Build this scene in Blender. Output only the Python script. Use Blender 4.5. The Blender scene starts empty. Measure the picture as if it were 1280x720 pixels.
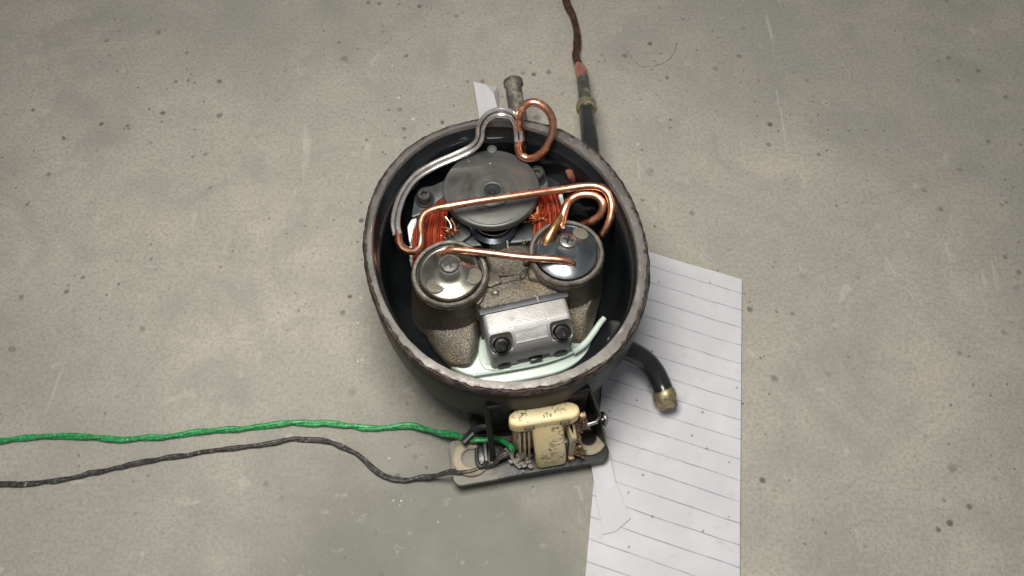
import bpy, bmesh, math, random
import numpy as np
from mathutils import Vector, Matrix
random.seed(7)
rng = np.random.default_rng(7)
scene = bpy.context.scene
COL = scene.collection
PI = math.pi

# ------------------------------------------------------------------ camera
W, H, FPX = 1280.0, 720.0, 1080.0          # photograph size and focal length in its pixels
TILT = math.radians(28)                    # from straight down
DIST = 0.491
RIM_Z = 0.120
fwd = Vector((0, math.sin(TILT), -math.cos(TILT)))
upv = Vector((0, math.cos(TILT), math.sin(TILT)))
rgt = Vector((1, 0, 0))
k = DIST / FPX
CAM = Vector((0, 0, RIM_Z)) - fwd * DIST + rgt * (8 * k) - upv * (40 * k)
cd = bpy.data.cameras.new('camera')
cam = bpy.data.objects.new('camera', cd); COL.objects.link(cam)
G = 25.0                                   # millimetres: the scene is laid out above this level, then set down on z = 0
cam.location = CAM - Vector((0, 0, G*0.001))
cam.rotation_euler = (TILT, 0, 0)
cd.sensor_width = 36; cd.lens = FPX / W * 36
cd.clip_start = 0.01; cd.clip_end = 50
scene.camera = cam

# ------------------------------------------------------------------ light
world = bpy.data.worlds.new('World'); scene.world = world; world.use_nodes = True
bg = world.node_tree.nodes['Background']
bg.inputs[0].default_value = (0.93, 0.97, 1.0, 1); bg.inputs[1].default_value = 0.25
def area(name, loc, aim, size, power, color):
    l = bpy.data.lights.new(name, 'AREA'); l.shape = 'DISK'; l.size = size; l.energy = power; l.color = color
    o = bpy.data.objects.new(name, l); COL.objects.link(o); o.location = loc
    o.rotation_euler = (Vector(aim) - Vector(loc)).to_track_quat('-Z', 'Y').to_euler()
    return o
area('overhead_lamp', (-0.04, -0.055, 0.55), (-0.01, 0.0, 0.03), 0.24, 4.25, (1.0, 0.955, 0.875))  # unseen overhead key lamp, hung low so the floor darkens towards the sides
vs = scene.view_settings
vs.view_transform = 'Standard'; vs.look = 'None'; vs.exposure = 0; vs.gamma = 1; vs.use_curve_mapping = False

# ------------------------------------------------------------------ helpers
def P(px, py, z=0.0):
    """pixel of the photograph -> point on the level z (millimetres)"""
    d = fwd + rgt * ((px - W / 2) / FPX) - upv * ((py - H / 2) / FPX)
    t = (z * 0.001 - CAM.z) / d.z
    return CAM + d * t
def Pg(px, py, z=0.0): return P(px, py, z + G)      # height counted from the floor
def S(z):
    """metres per pixel near the picture centre at level z (mm)"""
    return (CAM.z - z * 0.001) / math.cos(TILT) / FPX
def catmull(pts, n=6, closed=False):
    out = []; m = len(pts)
    rngi = range(m if closed else m - 1)
    for i in rngi:
        if closed: a, b, c, d = pts[(i-1) % m], pts[i], pts[(i+1) % m], pts[(i+2) % m]
        else:
            b, c = pts[i], pts[i+1]
            a = pts[i-1] if i > 0 else b*2 - c
            d = pts[i+2] if i + 2 < m else c*2 - b
        for j in range(n):
            t = j / n
            out.append(0.5*((2*b) + (c-a)*t + (2*a-5*b+4*c-d)*t*t + (3*b-a-3*c+d)*t**3))
    if not closed: out.append(pts[-1].copy())
    return out
def obj(name, bm, mat, parent=None, smooth=True, angle=35):
    me = bpy.data.meshes.new(name)
    bmesh.ops.recalc_face_normals(bm, faces=bm.faces)
    bm.to_mesh(me); bm.free()
    o = bpy.data.objects.new(name, me); COL.objects.link(o)
    me.materials.append(mat)
    if smooth:
        for p in me.polygons: p.use_smooth = True
        me.set_sharp_from_angle(angle=math.radians(angle))
    if parent is not None:
        o.parent = parent
        o.matrix_parent_inverse = WM[parent.name].inverted() if parent.name in WM else Matrix.Identity(4)
    return o
WM = {}
def thing(name, label, cat, loc, group=None):
    o = bpy.data.objects.new(name, None); COL.objects.link(o)
    o.location = loc; o.empty_display_size = 0.02
    WM[o.name] = Matrix.Translation(Vector(loc))
    tag(o, label, cat, group); return o
def tag(o, label=None, cat=None, group=None, kind=None):
    if label: o['label'] = label
    if cat: o['category'] = cat
    if group: o['group'] = group
    if kind: o['kind'] = kind
    return o
def tube(bm, pts, r, segs=10, caps=True, rfun=None):
    rings = []; n = len(pts)
    t0 = (pts[1] - pts[0]).normalized()
    nrm = t0.orthogonal().normalized()
    for i, p in enumerate(pts):
        t = (pts[min(i+1, n-1)] - pts[max(i-1, 0)])
        if t.length < 1e-9: t = t0
        t.normalize()
        nrm = (nrm - t * nrm.dot(t))
        if nrm.length < 1e-9: nrm = t.orthogonal()
        nrm.normalize(); b = t.cross(nrm)
        rr = rfun(i / (n-1)) * r if rfun else r
        rings.append([bm.verts.new(p + (nrm*math.cos(2*PI*j/segs) + b*math.sin(2*PI*j/segs))*rr) for j in range(segs)])
    for a, c in zip(rings, rings[1:]):
        for j in range(segs): bm.faces.new((a[j], a[(j+1) % segs], c[(j+1) % segs], c[j]))
    if caps: bm.faces.new(rings[0][::-1]); bm.faces.new(rings[-1])
    return bm
def loft(bm, secs, cap0=True, cap1=True):
    rings = [[bm.verts.new(p) for p in s] for s in secs]; n = len(rings[0])
    for a, c in zip(rings, rings[1:]):
        for j in range(n): bm.faces.new((a[j], a[(j+1) % n], c[(j+1) % n], c[j]))
    if cap0: bm.faces.new(rings[0][::-1])
    if cap1: bm.faces.new(rings[-1])
    return rings
def lathe(bm, prof, M, segs=40):
    """prof: (radius, height) pairs in metres, M places the axis (local z)"""
    prev = None
    for (r, h) in prof:
        if r < 1e-7: ring = [bm.verts.new(M @ Vector((0, 0, h)))]
        else: ring = [bm.verts.new(M @ Vector((r*math.cos(2*PI*j/segs), r*math.sin(2*PI*j/segs), h))) for j in range(segs)]
        if prev:
            for j in range(segs):
                j2 = (j+1) % segs
                if len(prev) == 1 and len(ring) > 1: bm.faces.new((prev[0], ring[j], ring[j2]))
                elif len(ring) == 1 and len(prev) > 1: bm.faces.new((prev[j], ring[0], prev[j2]))
                elif len(ring) > 1: bm.faces.new((prev[j], prev[j2], ring[j2], ring[j]))
        prev = ring
def rounded(poly, r, n=4):
    """round the corners of a list of 2D points"""
    out = []; m = len(poly)
    for i in range(m):
        a, b, c = Vector(poly[i-1]), Vector(poly[i]), Vector(poly[(i+1) % m])
        u, v = (a-b), (c-b)
        rr = min(r, u.length*0.45, v.length*0.45)
        p0, p1 = b + u.normalized()*rr, b + v.normalized()*rr
        for q in range(n+1):
            t = q / n
            out.append(p0*(1-t)**2 + b*2*t*(1-t) + p1*t*t)
    return out
def prism(bm, poly, z0, z1, bev=0.0, M=None):
    """poly 2D metres, extruded z0..z1 (metres), top edge bevelled"""
    M = M or Matrix.Identity(4)
    c = sum((Vector(p) for p in poly), Vector((0, 0))) / len(poly)
    def ring(z, inset):
        out = []
        m = len(poly)
        for i in range(m):
            a, b, d = Vector(poly[i-1]), Vector(poly[i]), Vector(poly[(i+1) % m])
            e1 = (b-a).normalized() if (b-a).length > 1e-9 else (d-b).normalized()
            e2 = (d-b).normalized() if (d-b).length > 1e-9 else e1
            n1 = Vector((e1.y, -e1.x)); n2 = Vector((e2.y, -e2.x))
            nn = (n1+n2); nn = nn.normalized() if nn.length > 1e-6 else n1
            out.append(M @ Vector(((b + nn*inset*SGN).x, (b + nn*inset*SGN).y, z)))
        return out
    ar = sum(poly[i-1][0]*poly[i][1]-poly[i][0]*poly[i-1][1] for i in range(len(poly)))
    SGN = -1 if ar > 0 else 1
    if bev > 0:
        secs = [ring(z0, 0), ring(z1-bev, 0), ring(z1-bev*0.3, bev*0.3), ring(z1, bev)]
    else: secs = [ring(z0, 0), ring(z1, 0)]
    loft(bm, secs)
def pxpoly(pts, z): return [tuple(P(x, y, z).xy) for x, y in pts]
def box(bm, M, sx, sy, sz, bev=0.0):
    r = bmesh.ops.create_cube(bm, size=1.0)
    vs_ = r['verts']
    for v in vs_: v.co = Vector((v.co.x*sx, v.co.y*sy, v.co.z*sz))
    if bev > 0:
        es = list({e for v in vs_ for e in v.link_edges})
        rb = bmesh.ops.bevel(bm, geom=es, offset=bev, segments=2, profile=0.5, affect='EDGES')
        vs_ = list({v for f in rb['faces'] for v in f.verts} | {v for v in vs_ if v.is_valid})
    for v in vs_: v.co = M @ v.co
def T(v): return Matrix.Translation(v)
def RZ(d): return Matrix.Rotation(math.radians(d), 4, 'Z')
def axis_to(d): return Vector(d).to_track_quat('Z', 'Y').to_matrix().to_4x4()
def jitter(bm, amp, scale=300.0, seed=0.0):
    from mathutils import noise
    for v in bm.verts:
        q = v.co*scale + Vector((seed, seed*1.7, -seed))
        v.co += noise.noise_vector(q)*amp

# ------------------------------------------------------------------ materials
class Mat:
    def __init__(s, name):
        s.m = bpy.data.materials.new(name); s.m.use_nodes = True
        s.t = s.m.node_tree; s.n = s.t.nodes; s.b = s.n['Principled BSDF']
        s.co = s.n.new('ShaderNodeTexCoord').outputs['Object']
        s.geo = s.n.new('ShaderNodeNewGeometry').outputs['Position']
        s.co = s.geo
    def link(s, a, b): s.t.links.new(a, b)
    def val(s, sock, v):
        if hasattr(v, 'is_output'): s.link(v, s.b.inputs[sock])
        else: s.b.inputs[sock].default_value = v if not isinstance(v, tuple) or len(v) == 4 else (*v, 1)
        return s
    def noise(s, scale, detail=4, rough=0.55, dist=0.0, vec=None):
        n = s.n.new('ShaderNodeTexNoise'); n.inputs['Scale'].default_value = scale; n.inputs['Detail'].default_value = detail
        n.inputs['Roughness'].default_value = rough; n.inputs['Distortion'].default_value = dist
        s.link(vec or s.co, n.inputs['Vector']); return n.outputs[0]
    def voronoi(s, scale, feature='F1', rand=1.0):
        n = s.n.new('ShaderNodeTexVoronoi'); n.inputs['Scale'].default_value = scale; n.feature = feature
        n.inputs['Randomness'].default_value = rand
        s.link(s.co, n.inputs['Vector']); return n.outputs
    def ramp(s, fac, stops):
        n = s.n.new('ShaderNodeValToRGB'); e = n.color_ramp.elements
        while len(e) < len(stops): e.new(0.5)
        for el, (p, c) in zip(e, stops):
            el.position = p; el.color = (c, c, c, 1) if not isinstance(c, tuple) else (*c, 1)
        s.link(fac, n.inputs[0]); return n.outputs[0]
    def mix(s, fac, a, b, mode='MIX'):
        n = s.n.new('ShaderNodeMix'); n.data_type = 'RGBA'; n.blend_type = mode
        for i, v in ((0, fac), (6, a), (7, b)):
            if hasattr(v, 'is_output'): s.link(v, n.inputs[i])
            else: n.inputs[i].default_value = (*v, 1) if isinstance(v, tuple) else v
        return n.outputs[2]
    def math(s, op, a, b=0.0):
        n = s.n.new('ShaderNodeMath'); n.operation = op
        for i, v in ((0, a), (1, b)):
            if hasattr(v, 'is_output'): s.link(v, n.inputs[i])
            else: n.inputs[i].default_value = v
        return n.outputs[0]
    def bump(s, h, strength=0.3, dist=0.001):
        n = s.n.new('ShaderNodeBump'); n.inputs['Strength'].default_value = strength; n.inputs['Distance'].default_value = dist
        s.link(h, n.inputs['Height']); s.link(n.outputs[0], s.b.inputs['Normal']); return s
    def scaled(s, v):
        n = s.n.new('ShaderNodeMapping'); n.inputs['Scale'].default_value = v; s.link(s.co, n.inputs['Vector']); return n.outputs[0]

def metal(name, c1, c2, rough=(0.25, 0.45), scale=120, metallic=1.0, bump=0.0, bscale=900, dirt=None, dirt_lo=0.55, dirt_hi=0.7, dscale=60):
    m = Mat(name); n = m.noise(scale, 5)
    col = m.mix(m.ramp(n, [(0.35, 0.0), (0.65, 1.0)]), c1, c2)
    r = m.ramp(m.noise(scale*1.7, 4), [(0.3, rough[0]), (0.7, rough[1])])
    met = metallic
    if dirt:
        f = m.ramp(m.noise(dscale, 6, 0.65), [(dirt_lo, 0.0), (dirt_hi, 1.0)])
        col = m.mix(f, col, dirt)
        r = m.mix(f, r, (0.85, 0.85, 0.85))
        met = m.ramp(f, [(0.0, metallic), (1.0, 0.0)])
    m.val('Base Color', col).val('Roughness', r).val('Metallic', met)
    if bump: m.bump(m.noise(bscale, 5, 0.6), bump, 0.0008)
    return m.m
def paint(name, c1, c2, rough=0.4, scale=60, bump=0.0, bscale=500, dirt=None, dlo=0.5, dhi=0.7, dscale=45, spec=0.5):
    m = Mat(name)
    col = m.mix(m.ramp(m.noise(scale, 5), [(0.35, 0.0), (0.68, 1.0)]), c1, c2)
    r = rough
    if dirt:
        f = m.ramp(m.noise(dscale, 7, 0.68, 0.3), [(dlo, 0.0), (dhi, 1.0)])
        col = m.mix(f, col, dirt)
        r = m.mix(f, (rough,)*3, (0.9, 0.9, 0.9))
    m.val('Base Color', col).val('Roughness', r).val('Specular IOR Level', spec)
    if bump: m.bump(m.noise(bscale, 5, 0.6), bump, 0.0006)
    return m.m

# concrete floor
def concrete():
    m = Mat('concrete')
    big = m.noise(5.5, 6, 0.6, 0.4); mid = m.noise(28, 6, 0.62); fine = m.noise(420, 5, 0.7)
    col = m.mix(m.ramp(big, [(0.36, 0.0), (0.64, 1.0)]), (0.295, 0.283, 0.245), (0.415, 0.385, 0.325))
    col = m.mix(m.ramp(mid, [(0.40, 0.0), (0.72, 0.55)]), col, (0.265, 0.258, 0.225))
    col = m.mix(m.ramp(fine, [(0.36, 0.5), (0.56, 0.0)]), col, (0.17, 0.162, 0.142))
    grain = m.noise(1500, 3, 0.8)
    col = m.mix(m.ramp(grain, [(0.56, 0.0), (0.70, 0.55)]), col, (0.55, 0.53, 0.48))
    col = m.mix(m.ramp(m.noise(13, 8, 0.7, 0.8), [(0.50, 0.0), (0.64, 0.5)]), col, (0.235, 0.228, 0.205))
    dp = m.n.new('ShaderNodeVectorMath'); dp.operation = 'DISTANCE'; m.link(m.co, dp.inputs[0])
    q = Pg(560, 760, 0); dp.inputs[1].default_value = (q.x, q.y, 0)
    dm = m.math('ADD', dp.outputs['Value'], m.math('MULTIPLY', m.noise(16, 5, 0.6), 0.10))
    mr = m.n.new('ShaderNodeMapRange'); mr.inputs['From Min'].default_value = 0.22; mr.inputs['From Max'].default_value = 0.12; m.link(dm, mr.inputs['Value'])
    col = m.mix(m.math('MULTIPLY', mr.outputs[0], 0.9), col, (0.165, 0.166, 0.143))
    # pale worn patches and scuffs
    col = m.mix(m.ramp(m.noise(55, 7, 0.72, 0.6), [(0.60, 0.0), (0.70, 0.5)]), col, (0.47, 0.44, 0.37))
    sc = m.noise(60, 3, 0.5, 1.2, vec=m.scaled((1, 0.12, 1)))
    col = m.mix(m.ramp(sc, [(0.70, 0.0), (0.74, 0.35)]), col, (0.52, 0.50, 0.44))
    # small scattered dark spatters, uneven in size
    for scl, thr, amt, dens in ((70, 0.18, 0.85, 0.58), (150, 0.18, 0.75, 0.60), (33, 0.12, 0.65, 0.61)):
        v = m.voronoi(scl)
        spot = m.ramp(v['Distance'], [(thr*0.55, 1.0), (thr, 0.0)])
        pick = m.ramp(v['Color'], [(dens, 0.0), (dens+0.03, 1.0)])
        gate = m.ramp(m.noise(9, 2), [(0.42, 0.0), (0.6, 1.0)])
        f = m.math('MULTIPLY', m.math('MULTIPLY', spot, pick), m.math('MULTIPLY', gate, amt))
        col = m.mix(f, col, (0.085, 0.078, 0.062))
    # the drops one can point to
    spots = [(508,70,4.5),(477,100,1.8),(462,101,1.4),(505,106,1.5),(509,113,1.7),(560,109,2.2),(567,132,2.6),(481,121,1.8),
             (500,137,5),(486,138,3),(454,150,2.2),(493,151,2),(505,161,4.6),(553,153,4.6),(536,156,2.6),(506,172,3.2),(482,170,2),
             (458,175,2.3),(453,184,2),(478,190,2.6),(482,193,2),(663,78,3),(667,93,5),(686,90,5),(703,117,2.4),(748,77,3.2),(757,76,2.2),
             (747,85,1.6),(817,76,3),(826,67,2.4),(815,87,2.2),(834,97,4),(824,100,2),(801,124,2.6),(820,119,2),(803,188,2.8),(838,150,3),
             (838,160,2.5),(795,150,1.6),(440,490,7),(507,559,2.5),(533,584,2.4),(542,607,2),(492,472,1.4),(575,514,2.2),(640,88,3),
             (812,215,9),(818,283,3),(803,250,3)]
    wob = m.n.new('ShaderNodeTexNoise'); wob.inputs['Scale'].default_value = 260; wob.inputs['Detail'].default_value = 3
    m.link(m.co, wob.inputs['Vector'])
    wv = m.n.new('ShaderNodeVectorMath'); wv.operation = 'MULTIPLY_ADD'
    m.link(wob.outputs['Color'], wv.inputs[0]); wv.inputs[1].default_value = (0.0028,)*3
    m.link(m.co, wv.inputs[2])
    acc = None
    for (x, y, r) in spots:
        p = Pg(x, y, 0); rm = r*0.72*S(G)
        dn = m.n.new('ShaderNodeVectorMath'); dn.operation = 'DISTANCE'
        m.link(wv.outputs[0], dn.inputs[0]); dn.inputs[1].default_value = (p.x+0.0014, p.y+0.0014, 0.0014)
        mr = m.n.new('ShaderNodeMapRange'); mr.inputs['From Min'].default_value = rm*0.6; mr.inputs['From Max'].default_value = rm*1.35
        mr.inputs['To Min'].default_value = random.uniform(0.5, 0.85) if r < 6 else 0.3; mr.inputs['To Max'].default_value = 0
        m.link(dn.outputs['Value'], mr.inputs['Value'])
        acc = mr.outputs[0] if acc is None else m.math('MAXIMUM', acc, mr.outputs[0])
    col = m.mix(acc, col, (0.075, 0.068, 0.052))
    whites = [(490,82,2),(498,122,2.5),(517,149,3.4),(482,94,1.2),(806,136,1.4),(797,180,2.2),(447,404,2),(452,372,1.8),(453,450,2),(448,452,2),
              (486,573,1.5),(492,626,1.5),(502,626,1.8),(513,625,1.5),(547,652,1.6),(500,632,1.2)]
    acc = None
    for (x, y, r) in whites:
        p = Pg(x, y, 0); rm = r*0.6*S(G)
        dn = m.n.new('ShaderNodeVectorMath'); dn.operation = 'DISTANCE'
        m.link(wv.outputs[0], dn.inputs[0]); dn.inputs[1].default_value = (p.x+0.0014, p.y+0.0014, 0.0014)
        mr = m.n.new('ShaderNodeMapRange'); mr.inputs['From Min'].default_value = rm*0.4; mr.inputs['From Max'].default_value = rm*1.5
        mr.inputs['To Min'].default_value = 0.8; mr.inputs['To Max'].default_value = 0
        m.link(dn.outputs['Value'], mr.inputs['Value'])
        acc = mr.outputs[0] if acc is None else m.math('MAXIMUM', acc, mr.outputs[0])
    col = m.mix(acc, col, (0.62, 0.60, 0.54))
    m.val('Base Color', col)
    m.val('Roughness', m.ramp(mid, [(0.3, 0.55), (0.7, 0.8)])).val('Specular IOR Level', 0.35)
    h = m.math('ADD', m.noise(300, 6, 0.65), m.math('MULTIPLY', m.noise(40, 4), 1.5))
    m.bump(h, 0.35, 0.0012)
    return m.m

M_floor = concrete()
M_black = paint('black_enamel', (0.006, 0.0065, 0.007), (0.013, 0.013, 0.012), 0.42, 40, bump=0.15, bscale=160, dirt=(0.028, 0.026, 0.021), dlo=0.60, dhi=0.85, dscale=30, spec=0.13)
M_inside = paint('oily_black_steel', (0.004, 0.005, 0.006), (0.012, 0.014, 0.016), 0.22, 30, bump=0.1, bscale=120, spec=0.4)
M_plate = paint('dusty_black_plate', (0.016, 0.016, 0.016), (0.035, 0.034, 0.032), 0.45, 60, bump=0.3, bscale=350, dirt=(0.27, 0.25, 0.21), dlo=0.50, dhi=0.66, dscale=42)
def dusty_plate():
    m = Mat('plate_dust_on_one_foot')
    sp = m.n.new('ShaderNodeSeparateXYZ'); m.link(m.co, sp.inputs[0])
    xf = m.n.new('ShaderNodeMapRange'); xf.inputs['From Min'].default_value = Pg(650, 590, 12).x; xf.inputs['From Max'].default_value = Pg(600, 590, 12).x
    m.link(sp.outputs[0], xf.inputs['Value'])
    n = m.noise(45, 7, 0.7, 0.4)
    f = m.ramp(m.math('ADD', n, m.math('MULTIPLY', xf.outputs[0], 0.34)), [(0.60, 0.0), (0.74, 1.0)])
    f = m.math('MULTIPLY', f, 0.9)
    col = m.mix(f, (0.014, 0.014, 0.014), m.mix(m.noise(90, 5), (0.17, 0.16, 0.14), (0.30, 0.28, 0.245)))
    m.val('Base Color', col).val('Roughness', m.mix(f, (0.4,)*3, (0.9,)*3))
    m.bump(m.noise(320, 6, 0.6), 0.35, 0.0008); return m.m
M_dplate = dusty_plate()
def rim_mat():
    m = Mat('ground_steel_cut')
    uv = m.n.new('ShaderNodeTexCoord').outputs['UV']
    def st(sx, sy):
        n = m.n.new('ShaderNodeMapping'); n.inputs['Scale'].default_value = (sx, sy, 1); m.link(uv, n.inputs['Vector']); return n.outputs[0]
    n = m.noise(1.0, 5, 0.55, 0.2, vec=st(24, 1.2)); fine = m.noise(1.0, 5, 0.65, 0.2, vec=st(90, 5))
    c = m.mix(m.ramp(n, [(0.38, 0.0), (0.62, 1.0)]), (0.105, 0.097, 0.090), (0.175, 0.163, 0.152))
    c = m.mix(m.ramp(fine, [(0.62, 0.0), (0.70, 0.7)]), c, (0.46, 0.44, 0.42))
    sx = m.n.new('ShaderNodeSeparateXYZ'); m.link(uv, sx.inputs[0])
    edge = m.math('ADD', m.math('SUBTRACT', 0.36, sx.outputs[1]), m.math('MULTIPLY', m.math('SUBTRACT', m.noise(1.0, 6, 0.7, 0.3, vec=st(80, 1.5)), 0.5), 1.3))
    rust = m.ramp(edge, [(0.0, 0.0), (0.10, 0.9)])
    c = m.mix(rust, c, (0.042, 0.028, 0.022))
    m.val('Base Color', c).val('Metallic', 0.45).val('Roughness', m.ramp(fine, [(0.3, 0.36), (0.7, 0.6)]))
    m.bump(m.noise(420, 5, 0.6), 0.18, 0.0006); return m.m
M_rim = rim_mat()
M_burr = metal('burnt_burr', (0.018, 0.013, 0.011), (0.07, 0.05, 0.042), (0.4, 0.7), 160, 0.6, 0.7, 500)
def cast_mat():
    m = Mat('oily_cast_iron')
    v = m.noise(1050, 4, 0.7); n = m.noise(60, 5)
    c = m.mix(m.ramp(n, [(0.35, 0.0), (0.65, 1.0)]), (0.115, 0.100, 0.078), (0.205, 0.185, 0.155))
    c = m.mix(m.ramp(v, [(0.36, 0.7), (0.55, 0.0)]), c, (0.045, 0.036, 0.026))
    c = m.mix(m.ramp(v, [(0.58, 0.0), (0.70, 0.7)]), c, (0.44, 0.40, 0.33))
    y = m.ramp(m.noise(38, 4), [(0.55, 0.0), (0.7, 0.5)])
    c = m.mix(y, c, (0.22, 0.155, 0.065))
    m.val('Base Color', c).val('Metallic', 0.55).val('Roughness', m.ramp(v, [(0.3, 0.5), (0.7, 0.3)]))
    m.bump(m.noise(900, 5, 0.65), 0.7, 0.0010); return m.m
M_cast = cast_mat()
M_machined = metal('machined_cast_edge', (0.11, 0.10, 0.086), (0.19, 0.175, 0.155), (0.35, 0.55), 200, 0.7, 0.35, 900, dirt=(0.10, 0.085, 0.065), dirt_lo=0.56, dirt_hi=0.7, dscale=120)
M_cap = metal('polished_steel_cap', (0.15, 0.175, 0.20), (0.23, 0.25, 0.265), (0.20, 0.32), 50, 1.0, 0.03, 300, dirt=(0.10, 0.09, 0.07), dirt_lo=0.66, dirt_hi=0.92, dscale=45)
M_cap2 = metal('stained_steel_cap', (0.18, 0.175, 0.155), (0.27, 0.255, 0.22), (0.22, 0.34), 50, 1.0, 0.04, 300, dirt=(0.12, 0.10, 0.065), dirt_lo=0.62, dirt_hi=0.9, dscale=40)
M_emboss = metal('dull_tan_emboss', (0.10, 0.09, 0.068), (0.15, 0.135, 0.105), (0.4, 0.55), 150, 0.4, 0.2, 700)
M_screw = metal('dark_screw', (0.05, 0.048, 0.045), (0.11, 0.105, 0.10), (0.4, 0.55), 400, 0.6, 0.1, 900)
M_brightscrew = metal('bright_screw', (0.34, 0.335, 0.32), (0.50, 0.49, 0.47), (0.25, 0.38), 400, 1.0, 0.1, 900)
M_copper = metal('copper_tube', (0.62, 0.28, 0.175), (0.78, 0.42, 0.285), (0.24, 0.38), 140, 1.0, 0.015, 500, dirt=(0.14, 0.055, 0.03), dirt_lo=0.56, dirt_hi=0.74, dscale=75)
M_brown = metal('tarnished_copper', (0.33, 0.17, 0.085), (0.55, 0.31, 0.16), (0.28, 0.42), 160, 1.0, 0.08, 700)
def enamel_mat():
    m = Mat('red_enamel_wire')
    ri = m.n.new('ShaderNodeNewGeometry').outputs['Random Per Island']
    c = m.ramp(ri, [(0.0, (0.10, 0.009, 0.005)), (0.45, (0.26, 0.026, 0.012)), (0.75, (0.36, 0.05, 0.02)), (1.0, (0.58, 0.16, 0.07))])
    m.val('Base Color', c).val('Roughness', 0.22).val('Coat Weight', 0.4); return m.m
M_enamel = enamel_mat()
M_goldwire = metal('bare_gold_wire', (0.75, 0.40, 0.22), (0.85, 0.55, 0.35), (0.2, 0.35), 300)
M_sleeve = metal('steel_spring_sleeve', (0.60, 0.58, 0.57), (0.72, 0.69, 0.68), (0.16, 0.24), 200, 0.85)
M_groove = metal('dark_sleeve_seam', (0.035, 0.03, 0.03), (0.06, 0.05, 0.05), (0.4, 0.5), 200, 0.6)
M_alu = metal('cast_aluminium', (0.34, 0.33, 0.325), (0.42, 0.41, 0.41), (0.42, 0.55), 90, 0.45, 0.25, 900, dirt=(0.23, 0.215, 0.20), dirt_lo=0.60, dirt_hi=0.8, dscale=110)
M_alubright = metal('worn_aluminium_edge', (0.52, 0.535, 0.53), (0.66, 0.675, 0.67), (0.4, 0.55), 150, 0.3, 0.3, 700)
M_gasket = paint('dark_gasket', (0.025, 0.028, 0.034), (0.055, 0.058, 0.066), 0.45, 160)
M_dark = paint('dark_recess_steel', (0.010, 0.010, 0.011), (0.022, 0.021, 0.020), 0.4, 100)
M_bolt = metal('black_bolt', (0.025, 0.025, 0.025), (0.07, 0.068, 0.066), (0.28, 0.4), 300)
M_mint = paint('mint_painted_tray', (0.42, 0.51, 0.455), (0.50, 0.585, 0.53), 0.33, 35, 0.05, 300, dirt=(0.36, 0.40, 0.36), dlo=0.62, dhi=0.8, dscale=35)
M_white = paint('white_plastic', (0.60, 0.64, 0.61), (0.70, 0.73, 0.70), 0.4, 80)
def rotor_mat():
    m = Mat('turned_grey_steel')
    h = P(615.5, 240, 103)
    mp = m.n.new('ShaderNodeVectorMath'); mp.operation = 'SUBTRACT'; m.link(m.co, mp.inputs[0]); mp.inputs[1].default_value = (h.x, h.y, 0)
    sc = m.n.new('ShaderNodeVectorMath'); sc.operation = 'MULTIPLY'; m.link(mp.outputs[0], sc.inputs[0]); sc.inputs[1].default_value = (1, 1, 0)
    ln = m.n.new('ShaderNodeVectorMath'); ln.operation = 'LENGTH'; m.link(sc.outputs[0], ln.inputs[0])
    cb = m.n.new('ShaderNodeCombineXYZ'); m.link(ln.outputs['Value'], cb.inputs[0])
    rings = m.noise(1400, 3, 0.7, vec=cb.outputs[0]); wide = m.noise(170, 2, 0.5, vec=cb.outputs[0])
    oil = m.noise(35, 5, 0.6, 0.6)
    c = m.mix(m.ramp(wide, [(0.35, 0.0), (0.65, 1.0)]), (0.068, 0.070, 0.068), (0.112, 0.112, 0.107))
    c = m.mix(m.ramp(rings, [(0.40, 0.0), (0.65, 0.5)]), c, (0.145, 0.145, 0.14))
    c = m.mix(m.ramp(oil, [(0.52, 0.0), (0.68, 0.65)]), c, (0.042, 0.036, 0.028))
    m.val('Base Color', c).val('Metallic', 0.5).val('Roughness', m.ramp(oil, [(0.4, 0.52), (0.65, 0.3)]))
    m.bump(rings, 0.12, 0.0004); return m.m
M_rotor = rotor_mat()
M_lam = metal('stator_steel', (0.022, 0.026, 0.030), (0.05, 0.056, 0.06), (0.35, 0.5), 60, 0.6, 0.1, 500)
M_lug = metal('grey_stator_lug', (0.075, 0.083, 0.085), (0.13, 0.14, 0.14), (0.35, 0.5), 70, 0.5, 0.1, 500)
M_crank = metal('blued_crank_steel', (0.05, 0.06, 0.075), (0.11, 0.12, 0.14), (0.14, 0.25), 50, 1.0)
M_edge = metal('bright_edge', (0.6, 0.6, 0.58), (0.75, 0.74, 0.72), (0.2, 0.3), 100)
M_pipe = paint('pipe_black_paint', (0.010, 0.010, 0.012), (0.022, 0.021, 0.022), 0.22, 90, 0.2, 250, dirt=(0.17, 0.155, 0.12), dlo=0.64, dhi=0.76, dscale=60)
M_pipeworn = metal('worn_pipe', (0.075, 0.07, 0.065), (0.15, 0.14, 0.12), (0.35, 0.55), 120, 0.6, 0.35, 300, dirt=(0.22, 0.20, 0.15), dirt_lo=0.50, dirt_hi=0.66, dscale=110)
M_braze = metal('dirty_brass_joint', (0.25, 0.20, 0.11), (0.45, 0.38, 0.24), (0.3, 0.5), 200, 0.8, 0.5, 400, dirt=(0.07, 0.06, 0.045), dirt_lo=0.5, dirt_hi=0.62, dscale=150)
M_redcu = metal('heated_copper', (0.42, 0.15, 0.11), (0.62, 0.29, 0.22), (0.4, 0.6), 150, 0.6, 0.3, 400)
M_burnt = metal('burnt_copper', (0.06, 0.03, 0.022), (0.14, 0.07, 0.05), (0.35, 0.6), 150, 0.7, 0.5, 400)
M_rubber = paint('tan_rubber', (0.30, 0.255, 0.185), (0.40, 0.345, 0.255), 0.75, 90, 0.2, 500, dirt=(0.20, 0.175, 0.13), dlo=0.52, dhi=0.7, dscale=80, spec=0.25)
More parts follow.
